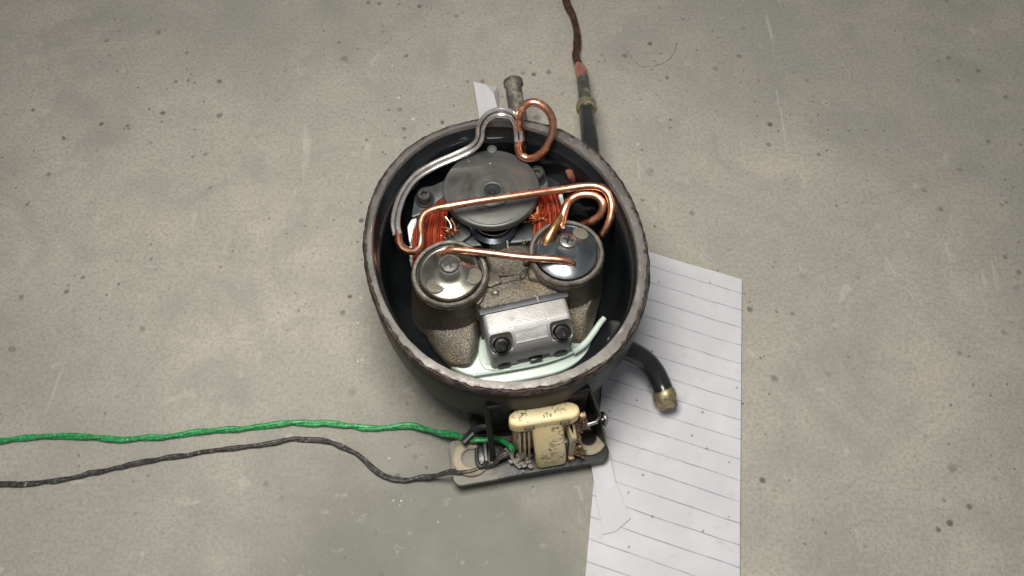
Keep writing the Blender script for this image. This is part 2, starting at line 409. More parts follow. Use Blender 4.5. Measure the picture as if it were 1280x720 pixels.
def cream_mat():
    m = Mat('aged_cream_plastic')
    c = m.mix(m.ramp(m.noise(45, 5), [(0.35, 0.0), (0.65, 1.0)]), (0.68, 0.53, 0.28), (0.79, 0.69, 0.45))
    big = m.ramp(m.noise(62, 3), [(0.47, 0.0), (0.56, 1.0)])
    grime = m.math('MULTIPLY', m.ramp(m.noise(420, 6, 0.75), [(0.50, 0.0), (0.57, 1.0)]), big)
    c = m.mix(m.math('MULTIPLY', grime, 0.9), c, (0.10, 0.075, 0.04))
    sp = m.voronoi(260); d = m.math('MULTIPLY', m.ramp(sp['Distance'], [(0.10, 1.0), (0.18, 0.0)]), m.ramp(sp['Color'], [(0.66, 0.0), (0.7, 1.0)]))
    c = m.mix(m.math('MULTIPLY', d, 0.7), c, (0.16, 0.12, 0.06))
    m.val('Base Color', c).val('Roughness', 0.5); m.bump(m.noise(500, 4), 0.15, 0.0006); return m.m
M_cream = cream_mat()
M_creamdirty = paint('grimy_cream_plastic', (0.30, 0.25, 0.15), (0.42, 0.355, 0.225), 0.6, 70, 0.3, 400, dirt=(0.12, 0.095, 0.06), dlo=0.5, dhi=0.65, dscale=90)
M_rustbrass = metal('rusty_brass_terminal', (0.26, 0.15, 0.085), (0.50, 0.36, 0.25), (0.3, 0.55), 250, 0.9, 0.4, 500, dirt=(0.09, 0.045, 0.025), dirt_lo=0.5, dirt_hi=0.62, dscale=160)
M_grime = paint('dusty_fluff', (0.16, 0.145, 0.12), (0.38, 0.36, 0.32), 0.9, 300, 0.6, 600)
M_ink = paint('dark_moulded_print', (0.09, 0.065, 0.035), (0.14, 0.10, 0.06), 0.6)
def wire_mat(name, a, b, c, scl=500):
    m = Mat(name)
    col = m.mix(m.ramp(m.noise(scl, 4, 0.6), [(0.42, 0.0), (0.58, 1.0)]), a, b)
    col = m.mix(m.ramp(m.noise(scl*0.7, 5, 0.7), [(0.60, 0.0), (0.66, 0.8)]), col, c)
    m.val('Base Color', col).val('Roughness', 0.45); m.bump(m.noise(600, 4), 0.35, 0.0006); return m.m
M_green = wire_mat('green_insulation', (0.012, 0.16, 0.045), (0.03, 0.30, 0.09), (0.25, 0.52, 0.30))
M_blackwire = wire_mat('dusty_black_insulation', (0.02, 0.018, 0.016), (0.06, 0.055, 0.05), (0.28, 0.25, 0.21), 420)
def paper_mat(ruled):
    m = Mat('ruled_paper' if ruled else 'plain_paper')
    c = m.mix(m.ramp(m.noise(18, 5), [(0.35, 0.0), (0.7, 1.0)]), (0.44, 0.44, 0.465), (0.53, 0.53, 0.56))
    if ruled:
        a = math.radians(RULE_ANG); sp = RULE_STEP
        dn = m.n.new('ShaderNodeVectorMath'); dn.operation = 'DOT_PRODUCT'
        m.link(m.co, dn.inputs[0]); dn.inputs[1].default_value = (-math.sin(a), math.cos(a), 0)
        ph = m.math('ADD', m.math('DIVIDE', dn.outputs['Value'], sp), m.math('MULTIPLY', m.noise(30, 2), 0.12))
        w = m.math('PINGPONG', ph, 0.5)
        f = m.math('MULTIPLY', m.ramp(w, [(0.018, 0.8), (0.04, 0.0)]), m.ramp(m.noise(90, 4), [(0.35, 0.45), (0.6, 1.0)]))
        c = m.mix(f, c, (0.21, 0.21, 0.25))
        sm = m.ramp(m.noise(75, 6, 0.7), [(0.58, 0.0), (0.75, 0.4)])
        c = m.mix(sm, c, (0.30, 0.28, 0.25))
        v = m.voronoi(120); d = m.math('MULTIPLY', m.ramp(v['Distance'], [(0.07, 1.0), (0.13, 0.0)]), m.ramp(v['Color'], [(0.68, 0.0), (0.71, 0.7)]))
        c = m.mix(d, c, (0.14, 0.13, 0.12))
    m.val('Base Color', c).val('Roughness', 0.8).val('Specular IOR Level', 0.2)
    m.bump(m.math('ADD', m.noise(60, 5), m.math('MULTIPLY', m.voronoi(24, 'DISTANCE_TO_EDGE')['Distance'], 1.2)), 0.25, 0.002); return m.m
_l0, _l1 = Pg(765, 552, 0), Pg(841, 577, 0)
RULE_ANG = math.degrees(math.atan2(_l1.y-_l0.y, _l1.x-_l0.x))
RULE_STEP = 21.5*S(G)*1.08
M_ruled = paper_mat(True); M_plain = paper_mat(False)

# ------------------------------------------------------------------ floor
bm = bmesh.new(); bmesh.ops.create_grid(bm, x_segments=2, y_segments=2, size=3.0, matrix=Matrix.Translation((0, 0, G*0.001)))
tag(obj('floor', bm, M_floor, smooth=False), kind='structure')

# ------------------------------------------------------------------ shell
OUT = [(592,147.5),(621,147.5),(656.7,149.6),(692,158),(719,168.5),(744,185),(769,212),(783.7,236),(800,271),(811,310),(814,335),(813,360),(799,402),(773,441),(750,462),(717,478),(680,488),(638,491),(584,486),(542,469),(498,431),(475.5,395),(460,360),(454,325),(454.5,283),(464,245),(484,209),(507,187),(532,168),(563,154)]
INN = [(600.5,158),(640,158),(688,170),(713,183),(738,203),(760,229),(778,262),(792,300),(796.5,335),(794,362),(783,393),(760,426),(727,453),(682,470),(638,476),(590,471),(563,459),(530,438),(502,412),(486,386),(475,360),(469,325),(469.5,283),(477,245),(499,211),(522,186),(563,166)]
CX, CY = 633.0, 319.0
def fourier(pts, order=5, n=160):
    th = np.array([math.atan2(y-CY, x-CX) for x, y in pts]); r = np.array([math.hypot(x-CX, y-CY) for x, y in pts])
    def A(t): return np.stack([np.ones_like(t)] + [f(q*t) for q in range(1, order+1) for f in (np.cos, np.sin)], 1)
    c = np.linalg.lstsq(A(th), r, rcond=None)[0]
    t = np.linspace(0, 2*PI, n, endpoint=False); rr = A(t) @ c
    return [(CX+a*math.cos(b), CY+a*math.sin(b)) for a, b in zip(rr, t)]
NS = 200
outw = [P(x, y, 120) for x, y in fourier(OUT, 4, NS)]
innw = [P(x, y, 120) for x, y in fourier(INN, 4, NS)]
CEN = sum(outw, Vector())/NS
def sec(base, kk, z, off=0.0):
    out = []
    for p in base:
        d = Vector((p.x-CEN.x, p.y-CEN.y, 0)); L = d.length
        out.append(Vector((CEN.x, CEN.y, z*0.001)) + d*(kk + off*0.001/L))
    return out
shell = thing('compressor_shell', 'round black steel compressor shell with its top cut open and a raw cut rim', 'compressor shell', (CEN.x, CEN.y, 0))
bm = bmesh.new()
prof = [sec(outw, 0.05, 41), sec(outw, 0.50, 41.5), sec(outw, 0.72, 45), sec(outw, 0.84, 52), sec(outw, 0.915, 61), sec(outw, 0.96, 72), sec(outw, 0.985, 86), sec(outw, 0.996, 98), sec(outw, 1.0, 108, -0.3), sec(outw, 1.0, 117.5, -0.5), sec(outw, 1.0, 118.5, -1.0),
        sec(innw, 1.0, 118.5, 0.8), sec(innw, 1.0, 117.5, 0.1), sec(innw, 1.0, 111, 0.0), sec(innw, 1.0, 110, -1.2), sec(innw, 1.0, 109, -1.8), sec(innw, 1.0, 98, -1.8), sec(innw, 0.97, 84), sec(innw, 0.945, 73), sec(innw, 0.89, 62), sec(innw, 0.80, 53), sec(innw, 0.66, 48.5), sec(innw, 0.4, 46.5), sec(innw, 0.05, 46)]
loft(bm, prof, True, True)
sh = obj('shell_wall', bm, M_black, shell, angle=50)
sh.data.materials.append(M_inside)
for p in sh.data.polygons:
    ring = p.vertices[0] // NS
    if min(p.vertices) // NS >= 11: p.material_index = 1
# cut rim: rough ground annulus
bm = bmesh.new()
from mathutils import noise as mnoise
def rough_sec(base, off, z, amp, zamp, seed):
    out = []
    for i, p in enumerate(sec(base, 1.0, z, off)):
        d = Vector((p.x-CEN.x, p.y-CEN.y, 0)).normalized()
        q = Vector((p.x*260, p.y*260, seed))
        q2 = Vector((p.x*60, p.y*60, seed+9))
        out.append(p + d*amp*0.001*(mnoise.noise(q)+0.8*mnoise.noise(q2)) + Vector((0, 0, zamp*0.001*mnoise.noise(q*1.3))))
    return out
mids = [a.lerp(b, 0.5) for a, b in zip(outw, innw)]
rs = [rough_sec(outw, -1.6, 118.8, 0.2, 0.1, 1), rough_sec(outw, -1.7, 119.9, 0.8, 0.3, 2), rough_sec(outw, -2.3, 120.7, 0.9, 0.2, 3), rough_sec(mids, -0.2, 120.9, 0.3, 0.10, 4), rough_sec(innw, 1.1, 120.8, 0.35, 0.10, 5), rough_sec(innw, 0.7, 120.2, 0.3, 0.1, 6), rough_sec(innw, 0.4, 118.0, 0.1, 0.1, 7)]
loft(bm, rs, False, False)
rim = obj('cut_rim', bm, M_rim, shell, angle=28)
uvl = rim.data.uv_layers.new(name='UVMap')
for p in rim.data.polygons:
    js = [v % NS for v in p.vertices]; wrap = max(js) - min(js) > NS//2
    for li, v in zip(p.loop_indices, p.vertices):
        j = v % NS; j = j + NS if (wrap and j < NS//2) else j
        uvl.data[li].uv = (j/NS, (v//NS)/6)
tag(rim, 'rough bare steel edge left by cutting the dome off')
# burnt burr hanging on the outside of the cut
bm = bmesh.new()
a0 = rough_sec(outw, -1.0, 120.0, 0.9, 0.5, 12); a1 = rough_sec(outw, -0.1, 118.9, 0.7, 0.6, 13); a2 = rough_sec(outw, -0.1, 115.6, 0.5, 1.2, 14); a3 = rough_sec(outw, -0.6, 116.0, 0.1, 0.4, 15)
loft(bm, [rough_sec(outw, -2.0, 119.9, 0.2, 0.3, 11), a0, a1, a2, a3], False, False)
tag(obj('burr', bm, M_burr, shell, angle=20), 'burnt ragged burr around the cut')

# base plate with two front feet, running under the shell to the hidden rear feet
plate_px = [(561,552),(567,602),(574,608),(611,601.5),(660,593),(757,577),(762,567),(757,552),(752,535),(600,521),(584,531)]
pp = [Pg(x, y, 12) for x, y in plate_px]
south = [p for p in pp]
def mirror(p): return Vector((2*CEN.x-p.x, 2*CEN.y-p.y, p.z))
poly = rounded([tuple(p.xy) for p in pp[:9]], 0.004)
bm = bmesh.new()
prism(bm, poly, 0.0355, 0.0385, 0.0007)
bp = obj('base_plate', bm, M_dplate, shell)
tag(bp, 'dusty black steel foot plate')
q1, q2 = Pg(590, 545, 12), Pg(742, 530, 12)
bm = bmesh.new()
rear = [tuple(q1.xy), tuple(q2.xy), tuple(mirror(q1).xy), tuple(mirror(q2).xy)]
prism(bm, rear, 0.0388, 0.0414)
obj('cross_plate', bm, M_plate, shell)
bm = bmesh.new()
prism(bm, [tuple(mirror(Vector((x, y, 0))).xy) for x, y in poly], 0.0355, 0.0385, 0.0007)
obj('base_plate', bm, M_plate, shell)
def grommet(c, r, parent, hole=0.48):
    bm = bmesh.new()
    lathe(bm, [(r*hole, 0.002), (r*hole, 0.0155), (r*(hole+0.08), 0.0166), (r*0.92, 0.0166), (r, 0.0158), (r, 0.0146), (r*0.72, 0.0138), (r*0.72, 0.010), (r*0.95, 0.009), (r*0.95, 0.0004), (r*hole, 0.0004), (r*hole, 0.002)], T(Vector((c.x, c.y, G*0.001))), 36)
    return obj('grommet', bm, M_rubber, parent)
gl = Pg(589, 572, 16); gr = Pg(735, 546, 16)
grommet(gl, 0.0112, bp, 0.50); grommet(gr, 0.0112, bp, 0.46)
for g in (gl, gr): grommet(mirror(g), 0.0112, shell)
# recess discs inside the grommet holes (steel sleeve)
for g in (gl, gr):
    bm = bmesh.new(); lathe(bm, [(0, 0.0118), (0.0042, 0.0118), (0.0050, 0.0126), (0.0052, 0.0126), (0.0052, 0.0105)], T(Vector((g.x, g.y, G*0.001))), 28)
    obj('sleeve', bm, M_rubber, bp)
# spring clip over left grommet
bm = bmesh.new()
clip = [Pg(606, 548, 19), Pg(607, 562, 19), Pg(606.5, 578, 19), Pg(601, 583, 19), Pg(597, 577, 19), Pg(596, 560, 19)]
tube(bm, catmull(clip, 6), 0.0014, 8)
obj('clip', bm, M_dark, shell)
bm = bmesh.new(); box(bm, T(Pg(602, 566, 19)) @ RZ(3), 0.0050, 0.017, 0.0018, 0.0004); obj('clip_plate', bm, M_bolt, shell)
bm = bmesh.new(); box(bm, T(Pg(607, 564, 20.5)) @ RZ(6), 0.0018, 0.012, 0.0010, 0.0002); obj('clip_slot', bm, M_lug, shell)
# loose dark strap beside the wire
bm = bmesh.new()
tube(bm, catmull([Pg(579, 554, 22), Pg(586, 545, 24), Pg(593, 537, 27), Pg(602, 533, 29), Pg(613, 533, 30)], 6), 0.0024, 8)
obj('strap', bm, M_dark, shell)
bm = bmesh.new(); tube(bm, catmull([Pg(580, 553, 25), Pg(586, 547, 27), Pg(592, 541, 29)], 5), 0.0008, 6); obj('strap_edge', bm, M_edge, shell)

# terminal bracket: back sheet and two gussets
AL, AR = P(609, 510, 99), P(738, 487, 100)
FL, FR = P(609, 510, 88), P(738, 487, 89)
BL, BR = Pg(617, 580, 14), Pg(757, 556, 14)
def panel(name, pts, th, mat, parent):
    n = (pts[1]-pts[0]).cross(pts[2]-pts[0]).normalized()*th/2
    bm = bmesh.new(); loft(bm, [[p-n for p in pts], [p+n for p in pts]]); 
    bmesh.ops.bevel(bm, geom=list(bm.edges), offset=min(0.0005, th*0.25), segments=1, affect='EDGES')
    return obj(name, bm, mat, parent)
def foot(p, z=0.0387): return Vector((p.x, p.y, z))
panel('gusset', [AL, BL, foot(FL)], 0.0024, M_black, shell)
panel('gusset', [AR, AR.lerp(BR, 0.5)+Vector((0.001, 0, 0.004)), BR, foot(FR)], 0.0024, M_black, shell)
oy = Vector((0, 0.0018, 0))
panel('back_sheet', [AL+oy*0.5, AR+oy*0.5, foot(FR)+oy, foot(FL)+oy], 0.0022, M_black, shell)
bm = bmesh.new(); tube(bm, [AL+Vector((0,0,0.0008)), AL.lerp(AR, 0.5)+Vector((0,0,0.0004)), AR+Vector((0,0,0.0008))], 0.0016, 8); obj('bracket_edge', bm, M_black, shell)
bm = bmesh.new(); tube(bm, [AL, AL.lerp(BL, 0.5), BL+Vector((0,0,0.001))], 0.0019, 8); obj('bracket_edge', bm, M_black, shell)
# side screw with round head
s0, s1 = P(733, 531, 62), P(753, 524.5, 62); ax = (s1-s0).normalized()
bm = bmesh.new(); tube(bm, [s0, s1], 0.0013, 10)
lathe(bm, [(0, 0), (0.0040, 0), (0.0046, 0.0006), (0.0046, 0.0016), (0.0036, 0.0028), (0, 0.0032)], T(s1) @ axis_to(ax), 20)
obj('side_screw', bm, M_brightscrew, shell)

# pipes
def pipe_run(name, pts, r, mat, parent, rfun=None, n=7, segs=14):
    bm = bmesh.new(); tube(bm, catmull([P(*p) for p in pts], n), r, segs, True, rfun); return obj(name, bm, mat, parent)
suction = pipe_run('suction_pipe', [(724, 275, 72), (733, 240, 71), (738, 208, 70), (738, 185, 70), (736, 165, 66), (734, 150, 60), (733, 136, 54)], 0.0061, M_pipe, shell, lambda t: 1.08-0.18*t)
bm = bmesh.new(); c0 = P(732.5, 131, 52); c1 = P(733.5, 137, 54)
tube(bm, [c0, c0.lerp(c1, 0.1), c0.lerp(c1, 0.5), c0.lerp(c1, 0.9), c1], 0.0072, 16, True, lambda t: 0.82 if t in (0, 1) else 1.0); jitter(bm, 0.0007, 220, 3)
obj('braze_joint', bm, M_braze, suction)
pipe_run('pipe_sleeve', [(733, 134, 53), (731, 122, 49), (729.5, 108, 45), (728, 97, 42)], 0.0047, M_pipeworn, suction, lambda t: 1.0-0.05*t)
bm = bmesh.new(); tube(bm, catmull([P(728.2, 99, 42.5), P(727, 92, 40), P(725, 86, 38), P(722.5, 80, 36.5)], 5), 0.0042, 14, True, lambda t: 1.02+0.12*math.sin(3*t)-0.42*t**3); jitter(bm, 0.0004, 180, 5)
obj('heated_collar', bm, M_redcu, suction)
pipe_run('burnt_tube', [(724, 83, 37), (721, 75, 35), (720.5, 66, 33), (721.5, 58, 31), (721, 40, 30), (716, 20, 29), (708, 2, 28.5), (700, -40, 28.5)], 0.0029, M_burnt, suction, lambda t: 1.0+0.10*math.sin(17*t))
bm = bmesh.new(); tube(bm, catmull([P(717, 75, 36), P(716, 68, 35), P(717.5, 60, 34), P(717, 52, 32)], 5), 0.0007, 6); obj('wire_tie', bm, M_burnt, suction)
stub = pipe_run('stub_pipe', [(656, 228, 66), (654, 202, 68), (652, 178, 72), (650, 160, 76), (647, 140, 79), (644, 124, 81), (642, 110, 82)], 0.0060, M_pipeworn, shell, lambda t: 1.06-0.1*t)
bm = bmesh.new(); m0 = P(641.5, 104, 82.5); md = (P(642, 106, 82)-P(646, 130, 80)).normalized()
lathe(bm, [(0.0050, -0.004), (0.0068, -0.002), (0.0068, 0.0015), (0.0056, 0.0026), (0.0042, 0.0026), (0.0038, -0.004)], T(m0) @ axis_to(md), 24); jitter(bm, 0.0004, 250, 8)
obj('pipe_mouth', bm, M_pipeworn, stub)
proc = pipe_run('process_pipe', [(758, 424, 58), (776, 434, 56), (792, 441, 53), (806, 450, 48), (818, 464, 44), (826, 480, 41), (830, 490, 40)], 0.0066, M_pipe, shell, lambda t: 1.05-0.1*t)
bm = bmesh.new(); d1 = (P(836, 508, 37)-P(829, 488, 41)).normalized()
lathe(bm, [(0.0062, -0.001), (0.0074, 0.001), (0.0072, 0.005), (0.0064, 0.0065), (0.0060, 0.010), (0.0044, 0.0112), (0.0034, 0.0090), (0, 0.0088)], T(P(829, 489, 40)) @ axis_to(d1), 22); jitter(bm, 0.0006, 240, 4)
obj('braze_end', bm, M_braze, proc)

# ------------------------------------------------------------------ pump and motor inside the shell
pump = thing('compressor_pump', 'cast iron pump and motor with copper tubes sitting inside the open shell', 'compressor pump', (CEN.x, CEN.y, 0.046))
# dark support under the pump
bm = bmesh.new(); prism(bm, [tuple(p.xy) for p in sec(innw, 0.55, 0)[::5]], 0.0455, 0.0535, 0.002); obj('spring_base', bm, M_dark, pump)

# tray
tray_px = [(560,446),(563,457),(575,464),(590,469),(612,467),(640,461),(682,452),(713,441),(730,430),(741,417),(751,402),(756,397.5),(759,400),(757,407)]
south_line = [P(x, y, 56) for x, y in tray_px[1:12]]
tip_px = [(757.5,399),(757,405),(750,418),(741,428)]
bm = bmesh.new()
body = [P(558, 440, 56)] + catmull(south_line[:9], 4) + [P(735, 415, 56), P(715, 395, 56), P(640, 385, 56), P(580, 400, 56)]
prism(bm, [tuple(p.xy) for p in body], 0.0480, 0.056, 0.0012)
tray = obj('tray', bm, M_mint, pump, angle=50)
bm = bmesh.new()
skirt = [P(570, 450, 52)] + catmull([P(x, y, 52) for x, y in ((566,460),(590,476),(612,480),(640,477),(690,467),(716,456),(735,440),(748,421))], 4) + [P(735, 415, 52), P(640, 400, 52)]
prism(bm, [tuple(p.xy) for p in skirt], 0.0470, 0.0520, 0.0010); obj('tray_skirt', bm, M_mint, tray, angle=50)
bm = bmesh.new()
lip = catmull([P(716, 440, 57), P(730, 430.5, 57.5), P(741, 417, 58), P(750, 404, 59), P(755.5, 397.5, 59.5)], 6)
tube(bm, lip, 0.0023, 10, True, lambda t: 1.0-0.25*t); obj('tray_lip', bm, M_mint, tray)
bm = bmesh.new()
tube(bm, catmull([P(591, 469, 56.2), P(640, 461.5, 56.2), P(682, 452.5, 56.2), P(714, 441, 56.2), P(731, 430, 56.2)], 5), 0.0010, 8); obj('tray_bead', bm, M_mint, tray)
bm = bmesh.new(); prism(bm, rounded(pxpoly([(597,425),(606,424),(612,455),(640,459),(640,463),(606,462),(599,452)], 57.3), 0.003), 0.0555, 0.0573, 0.0006); obj('tray_step', bm, M_mint, tray)

# the two muffler chambers with caps
def chamber(cpx, rpx, z, sections, capmat, phase, name):
    c = P(*cpx, z); r = rpx*S(z)
    bm = bmesh.new(); secs = []
    for (x, y, zz, rx, ry) in sections:
        q = P(x, y, zz); s = S(zz)
        secs.append([q + Vector((rx*s*math.cos(a), ry*s*math.sin(a), 0)) for a in [2*PI*j/56 for j in range(56)]])
    secs.append([c + Vector((r*math.cos(a), r*math.sin(a), -0.0070)) for a in [2*PI*j/56 for j in range(56)]])
    secs.append([c + Vector((r*1.005*math.cos(a), r*1.005*math.sin(a), -0.0036)) for a in [2*PI*j/56 for j in range(56)]])
    loft(bm, secs); jitter(bm, 0.0003, 240, phase)
    body = obj('muffler_chamber', bm, M_cast, pump, angle=60)
    bm = bmesh.new(); M = T(c)
    lathe(bm, [(r*0.870, -0.005), (r*0.875, -0.0006), (r*0.89, 0.0), (r*0.96, 0.0001), (r*1.0, -0.0008), (r*1.005, -0.0020), (r*0.98, -0.003)], M, 64); jitter(bm, 0.00022, 500, phase)
    obj('machined_rim', bm, M_machined, body)
    bm = bmesh.new(); rc = r*0.845
    lathe(bm, [(rc*0.98, -0.0045), (rc, -0.0022), (rc*0.99, -0.0010), (rc*0.975, -0.0006), (rc*0.955, -0.0008), (rc*0.93, -0.0015), (rc*0.86, -0.0014), (rc*0.76, -0.0010), (rc*0.62, -0.0002), (rc*0.48, 0.0005), (rc*0.38, 0.0008), (rc*0.30, 0.0006), (rc*0.22, 0.0003), (0, 0.0002)], M, 64)
    cap = obj('muffler_cap', bm, capmat, pump, angle=60)
    return c, r, rc, cap
ZC = 100
cl, rl, rcl, capl = chamber((562, 340.5), 48.5, ZC, [(563.5, 384, 54, 48.5, 48.5), (563, 371, 68, 48, 48), (562.7, 359, 80, 47.6, 47.6), (562.4, 348, 92, 47.6, 47.6)], M_cap2, 1.0, 'a')
cr, rr_, rcr, capr = chamber((708, 314.5), 48.5, ZC+1, [(705.5, 359, 54, 47.5, 47.5), (706.5, 346, 68, 47.5, 47.5), (707.3, 334, 80, 47.5, 47.5), (707.8, 323, 92, 47.5, 47.5)], M_cap, 2.0, 'b')
tag(capl, 'brown stained polished steel muffler cap'); tag(capr, 'blue tinted polished steel muffler cap')
def emboss(px, z, rx, ry, rot, parent):
    c = P(*px, z); M = T(c) @ RZ(rot) @ Matrix.Diagonal((rx*S(z), ry*S(z), 1, 1))
    bm = bmesh.new(); lathe(bm, [(1.0, -0.0022), (1.0, 0.0000), (0.93, 0.0005), (0.6, 0.0006), (0, 0.0006)], M, 28); return obj('emboss', bm, M_emboss, parent)
emboss((545, 357), 99.6, 12.5, 11, 0, capl); emboss((592.5, 345.5), 99.3, 10.5, 12.5, -20, capl)
emboss((725.5, 292), 100.6, 11, 8.5, -30, capr)
def pan_screw(px, z, r, mat, parent, tilt=(0, -0.05, 1)):
    c = P(*px, z); M = T(c) @ axis_to(tilt)
    bm = bmesh.new(); lathe(bm, [(r*1.0, -0.004), (r*1.02, 0.0008), (r*0.95, 0.0016), (r*0.80, 0.0020), (0, 0.0021)], M, 28)
    s = obj('screw', bm, mat, parent)
    bm = bmesh.new()
    box(bm, M @ T(Vector((0, 0, 0.0019))) @ RZ(25), r*1.15, r*0.24, 0.0007); box(bm, M @ T(Vector((0, 0, 0.00195))) @ RZ(115), r*1.15, r*0.24, 0.0007)
    obj('screw_slot', bm, M_dark, s)
    bm = bmesh.new(); lathe(bm, [(r*1.32, -0.004), (r*1.32, -0.0004), (r*1.2, 0.0001), (r*1.0, 0.0001)], M, 28); obj('washer', bm, M_screw, s)
pan_screw((562, 331), 100.6, 0.0056, M_screw, capl); pan_screw((709.5, 302), 101.6, 0.0053, M_brightscrew, capr, (0.1, 0.12, 1))

# sloping mounting feet of the casting
def casting_foot(px_low, px_up, z_low, z_mid, z_up):
    bm = bmesh.new()
    a = [Vector((*q, 0)) for q in rounded(pxpoly(px_low, z_mid), 0.005, 5)]
    up = [Vector((*q, 0)) for q in rounded(pxpoly(px_up, z_up), 0.004, 5)]
    loft(bm, [[Vector((p.x, p.y, z_low*0.001)) for p in a], [Vector((p.x, p.y, z_mid*0.001-0.001)) for p in a], [p.lerp(q, 0.06)+Vector((0, 0, z_mid*0.001)) for p, q in zip(a, up)], [Vector((q.x, q.y, z_up*0.001)) for q in up]])
    jitter(bm, 0.0004, 260, 3); return obj('casting_foot', bm, M_cast, pump, angle=50)
casting_foot([(519,388),(538,428),(562,455),(587,457),(597,440),(603,385)], [(524,372),(540,399),(563,416),(585,415),(594,402),(600,372)], 52, 61, 70)
casting_foot([(698,374),(705,412),(714,425),(732,425),(742,405),(753,364)], [(700,360),(707,386),(718,394),(730,393),(738,380),(748,350)], 52, 61, 70)
# casting between the chambers
bm = bmesh.new()
prism(bm, rounded(pxpoly([(598,352),(612,334),(606,318),(614,306),(640,300),(664,306),(668,330),(660,347),(630,356)], 78), 0.003), 0.052, 0.078, 0.003)
obj('crankcase_web', bm, M_cast, pump, angle=50)
bm = bmesh.new()
prism(bm, rounded(pxpoly([(594,372),(595,361),(606,355),(628,352),(655,347),(662,334),(673,326),(684,333),(689,342),(704,356),(705,364),(650,377),(602,386)], 90), 0.0016), 0.052, 0.090, 0.0018)
jitter(bm, 0.0004, 260, 6)
obj('cylinder_casting', bm, M_cast, pump, angle=50)
bm = bmesh.new(); prism(bm, rounded(pxpoly([(603,354),(612,338),(622,340),(627,352),(614,358)], 93), 0.0012), 0.070, 0.0925, 0.0010); jitter(bm, 0.0004, 260, 2); obj('casting_rib', bm, M_cast, pump)
bm = bmesh.new(); prism(bm, rounded(pxpoly([(588,372),(590,361),(601,356),(607,363),(605,374),(597,381)], 92), 0.0014), 0.070, 0.0918, 0.0016); jitter(bm, 0.0005, 300, 9); obj('casting_lug', bm, M_machined, pump)
bm = bmesh.new(); prism(bm, rounded(pxpoly([(660,347),(660,334),(667,326),(680,325),(691,334),(698,347),(694,352)], 95), 0.0022), 0.070, 0.095, 0.0022); jitter(bm, 0.0004, 260, 7); obj('casting_boss', bm, M_cast, pump, angle=50)
def stud(px, z, r, mat=M_screw):
    bm = bmesh.new(); lathe(bm, [(r*1.5, -0.003), (r*1.5, 0), (r*1.1, 0.0004), (r, 0.0006), (r*0.9, 0.0016), (0, 0.0021)], T(P(*px, z)), 20); return obj('rivet', bm, mat, pump)
stud((619, 366), 90.4, 0.0017, M_machined); stud((655, 301), 81, 0.0013, M_machined); stud((658, 327), 90.5, 0.0014, M_machined)
bm = bmesh.new(); prism(bm, rounded(pxpoly([(650,338),(655,336),(657,345),(652,348)], 89), 0.001), 0.07, 0.089, 0.0008); obj('casting_pin', bm, M_machined, pump)

# cylinder head, gasket, bolts
g0, g1 = P(601, 386.5, 90), P(706, 364, 90)
HX = (g1-g0).normalized(); HANG = math.degrees(math.atan2(HX.y, HX.x)); HW = (g1-g0).length
HM = T(((g0+g1)/2)) @ RZ(HANG)          # local: x along gasket, -y towards the tray, z up
def hp(pts, z0, z1, bev, name, mat, parent, r=0.003, jit=0.0):
    bm = bmesh.new(); prism(bm, rounded(pts, r), z0, z1, bev, HM)
    if jit: jitter(bm, jit, 300, 4)
    return obj(name, bm, mat, parent, angle=50)
hw = HW/2
gasket = hp([(-hw-0.0015, 0.0), (hw+0.0015, 0.0), (hw+0.0015, -0.0042), (-hw-0.0015, -0.0042)], -0.0335, 0.0004, 0.0005, 'gasket', M_gasket, pump, 0.001)
bm = bmesh.new(); box(bm, HM @ T(Vector((0.0085, -0.0018, 0.0004))), 0.0010, 0.0040, 0.0006); obj('gasket_tab', bm, M_edge, gasket)
prof_yz = [(-0.0044, 0.0), (-0.0160, 0.0), (-0.0212, -0.0042), (-0.0250, -0.0098), (-0.0264, -0.0150), (-0.0256, -0.0335), (-0.0044, -0.0335)]
bm = bmesh.new()
loft(bm, [[Vector((-hw, y, z)) for y, z in prof_yz], [Vector((hw-0.0005, y, z)) for y, z in prof_yz]])
es = [e for e in bm.edges if abs(e.verts[0].co.y+0.0044) > 1e-5 or abs(e.verts[1].co.y+0.0044) > 1e-5]
bmesh.ops.bevel(bm, geom=es, offset=0.0025, segments=3, profile=0.5, affect='EDGES')
bmesh.ops.recalc_face_normals(bm, faces=bm.faces)
me_a = bpy.data.meshes.new('block'); bm.to_mesh(me_a); bm.free()
cutb = bmesh.new()
for cxp in (-0.0182, 0.0182): box(cutb, T(Vector((cxp, -0.0219, -0.0026))), 0.0138, 0.0092, 0.0180, 0.0022)
box(cutb, T(Vector((0.0005, -0.0275, -0.0290))), 0.0200, 0.0060, 0.0070, 0.0008)
bmesh.ops.recalc_face_normals(cutb, faces=cutb.faces)
me_b = bpy.data.meshes.new('cut'); cutb.to_mesh(me_b); cutb.free()
oa = bpy.data.objects.new('block', me_a); ob_ = bpy.data.objects.new('cut', me_b); COL.objects.link(oa); COL.objects.link(ob_)
mo = oa.modifiers.new('pockets', 'BOOLEAN'); mo.operation = 'DIFFERENCE'; mo.object = ob_; mo.solver = 'EXACT'
bpy.context.view_layer.update()
me_c = bpy.data.meshes.new_from_object(oa.evaluated_get(bpy.context.evaluated_depsgraph_get()))
bpy.data.objects.remove(oa); bpy.data.objects.remove(ob_)
bm = bmesh.new(); bm.from_mesh(me_c); bm.transform(HM)
head = obj('cylinder_head', bm, M_alu, pump, angle=40)
